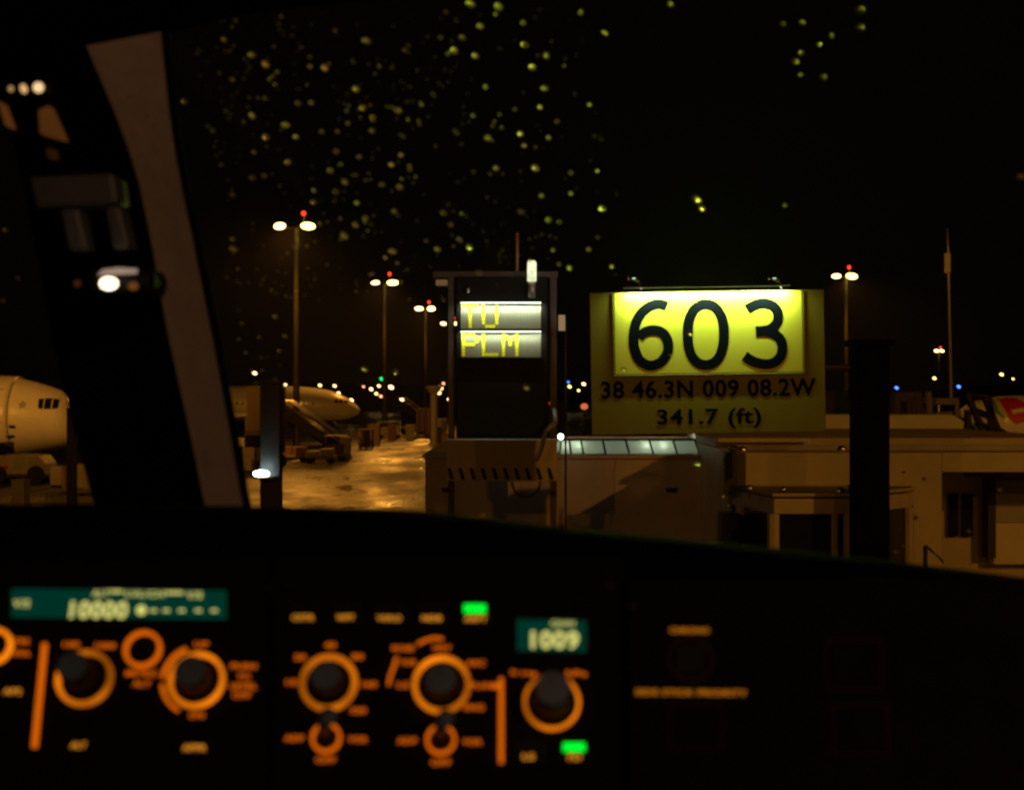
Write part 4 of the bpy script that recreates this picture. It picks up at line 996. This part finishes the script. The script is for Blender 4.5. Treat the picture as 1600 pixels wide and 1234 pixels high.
t2 = plate('navigation_display_panel', 'control panel in the lower middle with lit rings and a small 1009 display', 'control panel', 438, 966, 900)
for s_, px, py, w_, m in (('CSTR',474,965,35,'textdim'),('WPT',540,965,28,'textdim'),('VOR.D',608,966,38,'textdim'),('NDB',675,966,31,'textdim'),('ARPT',743,967,36,'textdim')):
    button(t2, px, py-6, 54, 40); text(t2, s_, px, py, w_, 9, m)
def gbar(px, py, w_=34, h_=13):
    MB().prism([pp(px-w_/2,py+h_/2,.0004),pp(px+w_/2,py+h_/2,.0004),pp(px+w_/2,py-h_/2,.0004),pp(px-w_/2,py-h_/2,.0004)], PN*.0008).build('indicator_bar', G['bar'], t2)
gbar(742, 951)
ringp(t2, 514, 1067, 41, 8); knob(t2, 514, 1067, 25, .014)
for s_, px, py, w_ in (('10',456,1066,17),('20',469,1027,18),('40',516,1008,18),('80',559,1026,18),('160',577,1069,24),('320',560,1110,24)): text(t2, s_, px, py, w_)
ringp(t2, 690, 1070, 42, 7); knob(t2, 690, 1070, 27, .013)
for s_, px, py, w_ in (('LS',630,1070,18),('VOR',638,1035,26),('NAV',691,1012,28),('ARC',743,1036,30),('PLAN',752,1071,34),('ENG',741,1105,30),('ROSE',630,1013,34)): text(t2, s_, px, py, w_)
seg(t2, (769,1072), (780,1072), 6)
MB().tube([pp(*q) for q in ((607,1070),(610,1055),(616,1040),(620,1026))], 2.6*PX, 6).build('lit_arc', G['text'], t2)
MB().tube([pp(*q) for q in ((652,1006),(664,1000),(678,996),(692,998))], 2.6*PX, 6).build('lit_arc', G['text'], t2)
for cx, cy_ in ((510,1153),(689,1156)):
    seg(t2, (cx+1,cy_-42), (cx,cy_-26), 6)
    ringp(t2, cx, cy_, 21, 4.5, m='text'); 
    C = pp(cx,cy_,-.0014); r_ = 14*PX
    lv = MB().disc(C, PU, PV, PN, [(r_,0),(r_*.9,.004),(r_*.5,.006)], 20).build('switch_base', M['black'], t2)
    MB().tube([C+PN*.004, C+PN*.012+PV*.002, C+PN*.020+PV*.005+PU*.003], [.0018,.0022,.0036], 10).build('toggle', M['knob'], lv, smooth=True)
for s_, px, py, w_ in (('ADF',460,1153,30),('VOR',559,1155,30),('OFF',509,1187,30),('ADF',636,1157,30),('VOR',738,1159,30),('OFF',689,1191,30)): text(t2, s_, px, py, w_)
seg(t2, (783,1060), (783,1192), 7)
lcd(t2, 808, 916, 968, 1016, 2)
lcdtext(t2, 'QNH', 879, 975, 38, 12, 'segd', .02); lcdtext(t2, '1009', 867, 1000, 76, 30, 'seg', .035)
ringp(t2, 862, 1097, 42, 5); knob(t2, 862, 1097, 29, .024)
text(t2, 'in', 803, 1050, 10); text(t2, 'Hg', 827, 1053, 24); text(t2, 'hPa', 901, 1052, 32)
button(t2, 826, 1174, 52, 40); button(t2, 897, 1174, 52, 40)
text(t2, 'LS', 826, 1182, 18, 9, 'textdim'); text(t2, 'FD', 898, 1183, 20, 9, 'textdim'); gbar(897, 1167, 34, 13)

t3 = plate('side_panel', 'dim side panel on the lower right with CHRONO and stick priority lettering', 'control panel', 974, 2100, 935)
text(t3, 'CHRONO', 1077, 985, 62, 9, 'side'); ringp(t3, 1078, 1030, 34, 4, m='faint', name='ring_outline'); button(t3, 1078, 1030, 46, 44)
text(t3, 'SIDE STICK PRIORITY', 1080, 1082, 174, 9, 'side')
def outline(px0, px1, py0, py1, w_=3):
    mb = MB()
    for A_, B_ in (((px0,py0),(px1,py0)),((px1,py0),(px1,py1)),((px1,py1),(px0,py1)),((px0,py1),(px0,py0))):
        mb.tube([pp(*A_), pp(*B_)], w_*PX/2, 6)
    mb.build('button_outline', G['faint'], t3)
    MB().prism([pp(px0+6,py1-6,-.0015),pp(px1-6,py1-6,-.0015),pp(px1-6,py0+6,-.0015),pp(px0+6,py0+6,-.0015)], PN*.0012).build('push_button', M['panel'], t3, bevel=.0003)
outline(1047, 1128, 1100, 1168); outline(1292, 1376, 1000, 1076); outline(1302, 1386, 1102, 1178)

# ================================================================= RAINDROPS ON THE GLASS
dm = bpy.data.materials.new('rain_water'); dm.use_nodes = True; g_ = dm.node_tree; g_.nodes.clear()
o_ = g_.nodes.new('ShaderNodeOutputMaterial')
rf = g_.nodes.new('ShaderNodeBsdfRefraction'); rf.inputs['Roughness'].default_value = .30; rf.inputs['IOR'].default_value = 1.33; rf.inputs[0].default_value = (.95,.95,.95,1)
tr = g_.nodes.new('ShaderNodeBsdfTranslucent'); tr.inputs[0].default_value = (.75,.75,.75,1)
mi = g_.nodes.new('ShaderNodeMixShader'); mi.inputs[0].default_value = .19
g_.links.new(rf.outputs[0], mi.inputs[1]); g_.links.new(tr.outputs[0], mi.inputs[2]); g_.links.new(mi.outputs[0], o_.inputs[0])
pane_n = Vector((0, .44, (WB-WT))).normalized(); pane_v = Vector((0,-(WB-WT),.44)).normalized()
def drop_mesh(mb, C, r, el=1.3, ang=0.0, hgt=.5, seg=12):
    u = X*math.cos(ang)+pane_v*math.sin(ang); v = -X*math.sin(ang)+pane_v*math.cos(ang)
    L = []
    for k in range(4):
        a = k*math.pi/2/4; rr_ = math.cos(a); hh = math.sin(a)*hgt*r
        L.append([mb.bm.verts.new(C + (u*math.cos(2*math.pi*i/seg)*el + v*math.sin(2*math.pi*i/seg))*r*rr_ + pane_n*(hh+.0004)) for i in range(seg)])
    tip = mb.bm.verts.new(C+pane_n*(hgt*r+.0004))
    for A_, B_ in zip(L, L[1:]):
        for i in range(seg): mb.bm.faces.new([A_[i], A_[(i+1)%seg], B_[(i+1)%seg], B_[i]])
    for i in range(seg): mb.bm.faces.new([L[-1][i], L[-1][(i+1)%seg], tip])
drops = [(350,63,1),(288,160,1),(394,182,1.1),(446,196,1),(415,215,1.2),(397,239,1),(450,254,1.2),(394,279,1.2),(413,275,.9),(516,267,1),(490,317,1.1),(490,298,.8),(539,285,1),(558,318,1),
(556,140,1.1),(567,169,1),(622,173,1.1),(573,65,1.1),(507,107,1.1),(524,49,.9),(581,205,.9),(465,162,.9),(486,161,.8),(597,289,.9),(624,293,1),(571,341,1),(555,352,.9),(538,369,1.1),(613,393,1.2),
(365,389,1.1),(551,96,.8),(394,87,1.1),(415,101,1.1),(527,206,.8),(525,237,1),(611,258,.9),(616,331,.9),(525,300,1.1),(363,305,.9),(363,125,.8),(462,215,.9),
(735,7,1.3),(779,11,1.1),(750,42,1),(722,60,1),(710,80,1),(743,88,.9),(817,36,.8),(820,71,.9),(853,88,1),(832,106,1),(851,139,1),(844,168,.8),(946,53,.9),
(813,210,1.1),(819,228,.9),(762,216,1),(857,216,.8),(836,263,1.1),(775,263,.9),(846,306,.8),(814,331,.9),(857,344,1),(941,326,1.2),(920,390,.9),(704,351,1.1),(693,333,1),
(626,243,.9),(683,390,1.1),(734,387,1.2),(717,374,.9),(748,427,1.1),(890,419,.9),(864,391,.8),(921,164,.8),(892,270,.7),(640,260,.9),
(1344,17,1.4),(1344,44,1.2),(1251,84,1.2),(1243,97,1.1),(1251,118,.8),(1286,122,1.3),(1279,71,.7),(1299,56,.8),(1595,277,1.4),(1048,8,.8),(1227,321,.7),(1223,38,.7),(1253,36,.8),
(974,577,.8),(570,577,1.2),(618,582,1.1),(430,495,.9),(445,525,1),(1514,830,1.1),(1562,765,1.1),(1400,862,1),(1413,853,.9),(28,435,.9),(5,470,.9),(8,360,1)]
special = {(735,7):'bright green raindrop cut by the top edge, left of centre', (1344,17):'large green raindrop near the top edge on the right',
 (1595,277):'yellow raindrop at the right edge of the glass, level with the upper sky'}
dl = drops + [(1088,312,1.7),(1096,326,1.2),(1077,520,1.0),(1090,722,1.5),(822,605,1.2)]
special.update({(1088,312):'largest yellow green raindrop, high above the 603 sign', (1096,326):'small raindrop touching the largest one above the 603 sign',
 (1077,520):'raindrop over the left side of the zero of the sign', (1090,722):'bright yellow green raindrop over the pier wall below the sign', (822,605):'green raindrop over the black lower half of the docking display'})
special.update({(1344,44):'raindrop just below the large green one near the top edge on the right', (1251,84):'upper of two green raindrops in a vertical pair, upper right',
 (1243,97):'lower left of the green pair of raindrops, upper right', (1251,118):'dim orange raindrop under the green pair, upper right', (1286,122):'long slanting green raindrop at the upper right',
 (1279,71):'faint raindrop right of the green pair, upper right', (1299,56):'faint brownish raindrop between the green pair and the top right drops', (1048,8):'lone faint raindrop at the top edge above the 603 sign',
 (1227,321):'lone faint green raindrop above the right lamp of the 603 sign', (1223,38):'faint raindrop highest and leftmost of the upper right patch', (1253,36):'faint raindrop straight above the green pair, upper right',
 (974,577):'raindrop over the lower left corner of the yellow number plate', (570,577):'dull yellow raindrop left of the green light over the apron', (618,582):'dull raindrop right of the green light over the apron',
 (430,495):'upper of two raindrops left of the tallest mast pole', (445,525):'lower of two raindrops left of the tallest mast pole', (1514,830):'green raindrop over the dark door windows of the bridge',
 (1562,765):'green raindrop over the dark upper door panel at the right', (1400,862):'lower left raindrop right of the foot of the black column', (1413,853):'upper right raindrop right of the foot of the black column',
 (28,435):'upper raindrop on the left pane beside the post lamp', (5,470):'lower raindrop at the left edge of the photograph', (8,360):'topmost raindrop on the left pane at the left edge'})
def bins(px, py):
    hx = ('close beside the window post','above the tallest left mast','above the second mast','between second mast and display','straight above the docking display','above the gap between display and sign')[min(5, int(max(0, px-300)//105 if px < 825 else 5))]
    hy = ('top edge','high','upper middle','middle','low')[min(4, int(py//90))]
    return hy, hx
members = {}
for px, py, s_ in dl:
    if (px,py) not in special and py <= 450 and 60 <= px <= 1000: members.setdefault(bins(px,py), []).append((py,px))
ORD = ('highest','second highest','third highest','fourth highest','fifth highest','sixth highest','seventh highest','eighth highest')
for px, py, s_ in dl:
    mb = MB(); C = on_pane(px, py); drop_mesh(mb, C, s_**1.4*.0017*random.uniform(.85,1.15), random.uniform(1.1,1.45), R(random.uniform(-55,-15)), random.uniform(.45,.8))
    o = mb.build('raindrop', dm, smooth=True)
    if (px,py) in special: tag(o, special[(px,py)], 'raindrop', 'raindrops on the windscreen')
    elif py > 450: tag(o, 'small lit raindrop low on the glass, over the apron, pier or bridge', 'raindrop', 'raindrops on the windscreen')
    elif px > 1000: tag(o, 'green raindrop in the sparse patch at the upper right of the glass', 'raindrop', 'raindrops on the windscreen')
    elif px < 60: tag(o, 'raindrop on the left pane left of the window post', 'raindrop', 'raindrops on the windscreen')
    else:
        hy, hx = bins(px, py); L_ = sorted(members[(hy,hx)]); n_ = L_.index((py,px))
        tag(o, (ORD[n_] if len(L_) > 1 else 'single') + ' lit raindrop of the ' + hy + ' band, ' + hx, 'raindrop', 'raindrops on the windscreen')
sp = MB()
for i in range(1000):
    px = random.uniform(275, 960); py = random.uniform(10, 470)
    px += random.gauss(0, 22)
    if random.random() < max(0, (px-640)/330)*.8: continue
    if random.random() > .25+.9*abs(math.sin(px*.011+py*.006)*math.cos(py*.017-px*.004)): continue
    if px < 262+py*.2+20: continue
    if py < 16+max(0, (420-px)*.24): continue
    drop_mesh(sp, on_pane(px, py), min(.0013, .00042*math.exp(random.gauss(.25,.42))), random.uniform(1,1.5), R(random.uniform(-60,0)), .6, 7)
for i in range(60):
    px = random.uniform(290, 440); py = random.uniform(420, 620)
    if px < 300+ (py-300)*.22+14: continue
    drop_mesh(sp, on_pane(px, py), random.uniform(.0006,.0012), 1.2, 0, .6, 7)
o = sp.build('rain_spray', dm, smooth=True, kind='stuff')
tag(o, 'fine spray of tiny droplets over the upper left of the windscreen', 'raindrops')

# ================================================================= NIGHT AIR
hz = bpy.data.materials.new('night_haze'); hz.use_nodes = True; g_ = hz.node_tree; g_.nodes.clear()
o_ = g_.nodes.new('ShaderNodeOutputMaterial'); vp = g_.nodes.new('ShaderNodeVolumePrincipled'); vp.inputs['Color'].default_value = (.9,.9,.9,1)
vp.inputs['Density'].default_value = 0.00009; vp.inputs['Anisotropy'].default_value = 0.8
g_.links.new(vp.outputs[0], o_.inputs['Volume'])
MB().box(-1600, 1600, -400, 4100, -1.6, 45).build('haze', hz, kind='stuff')
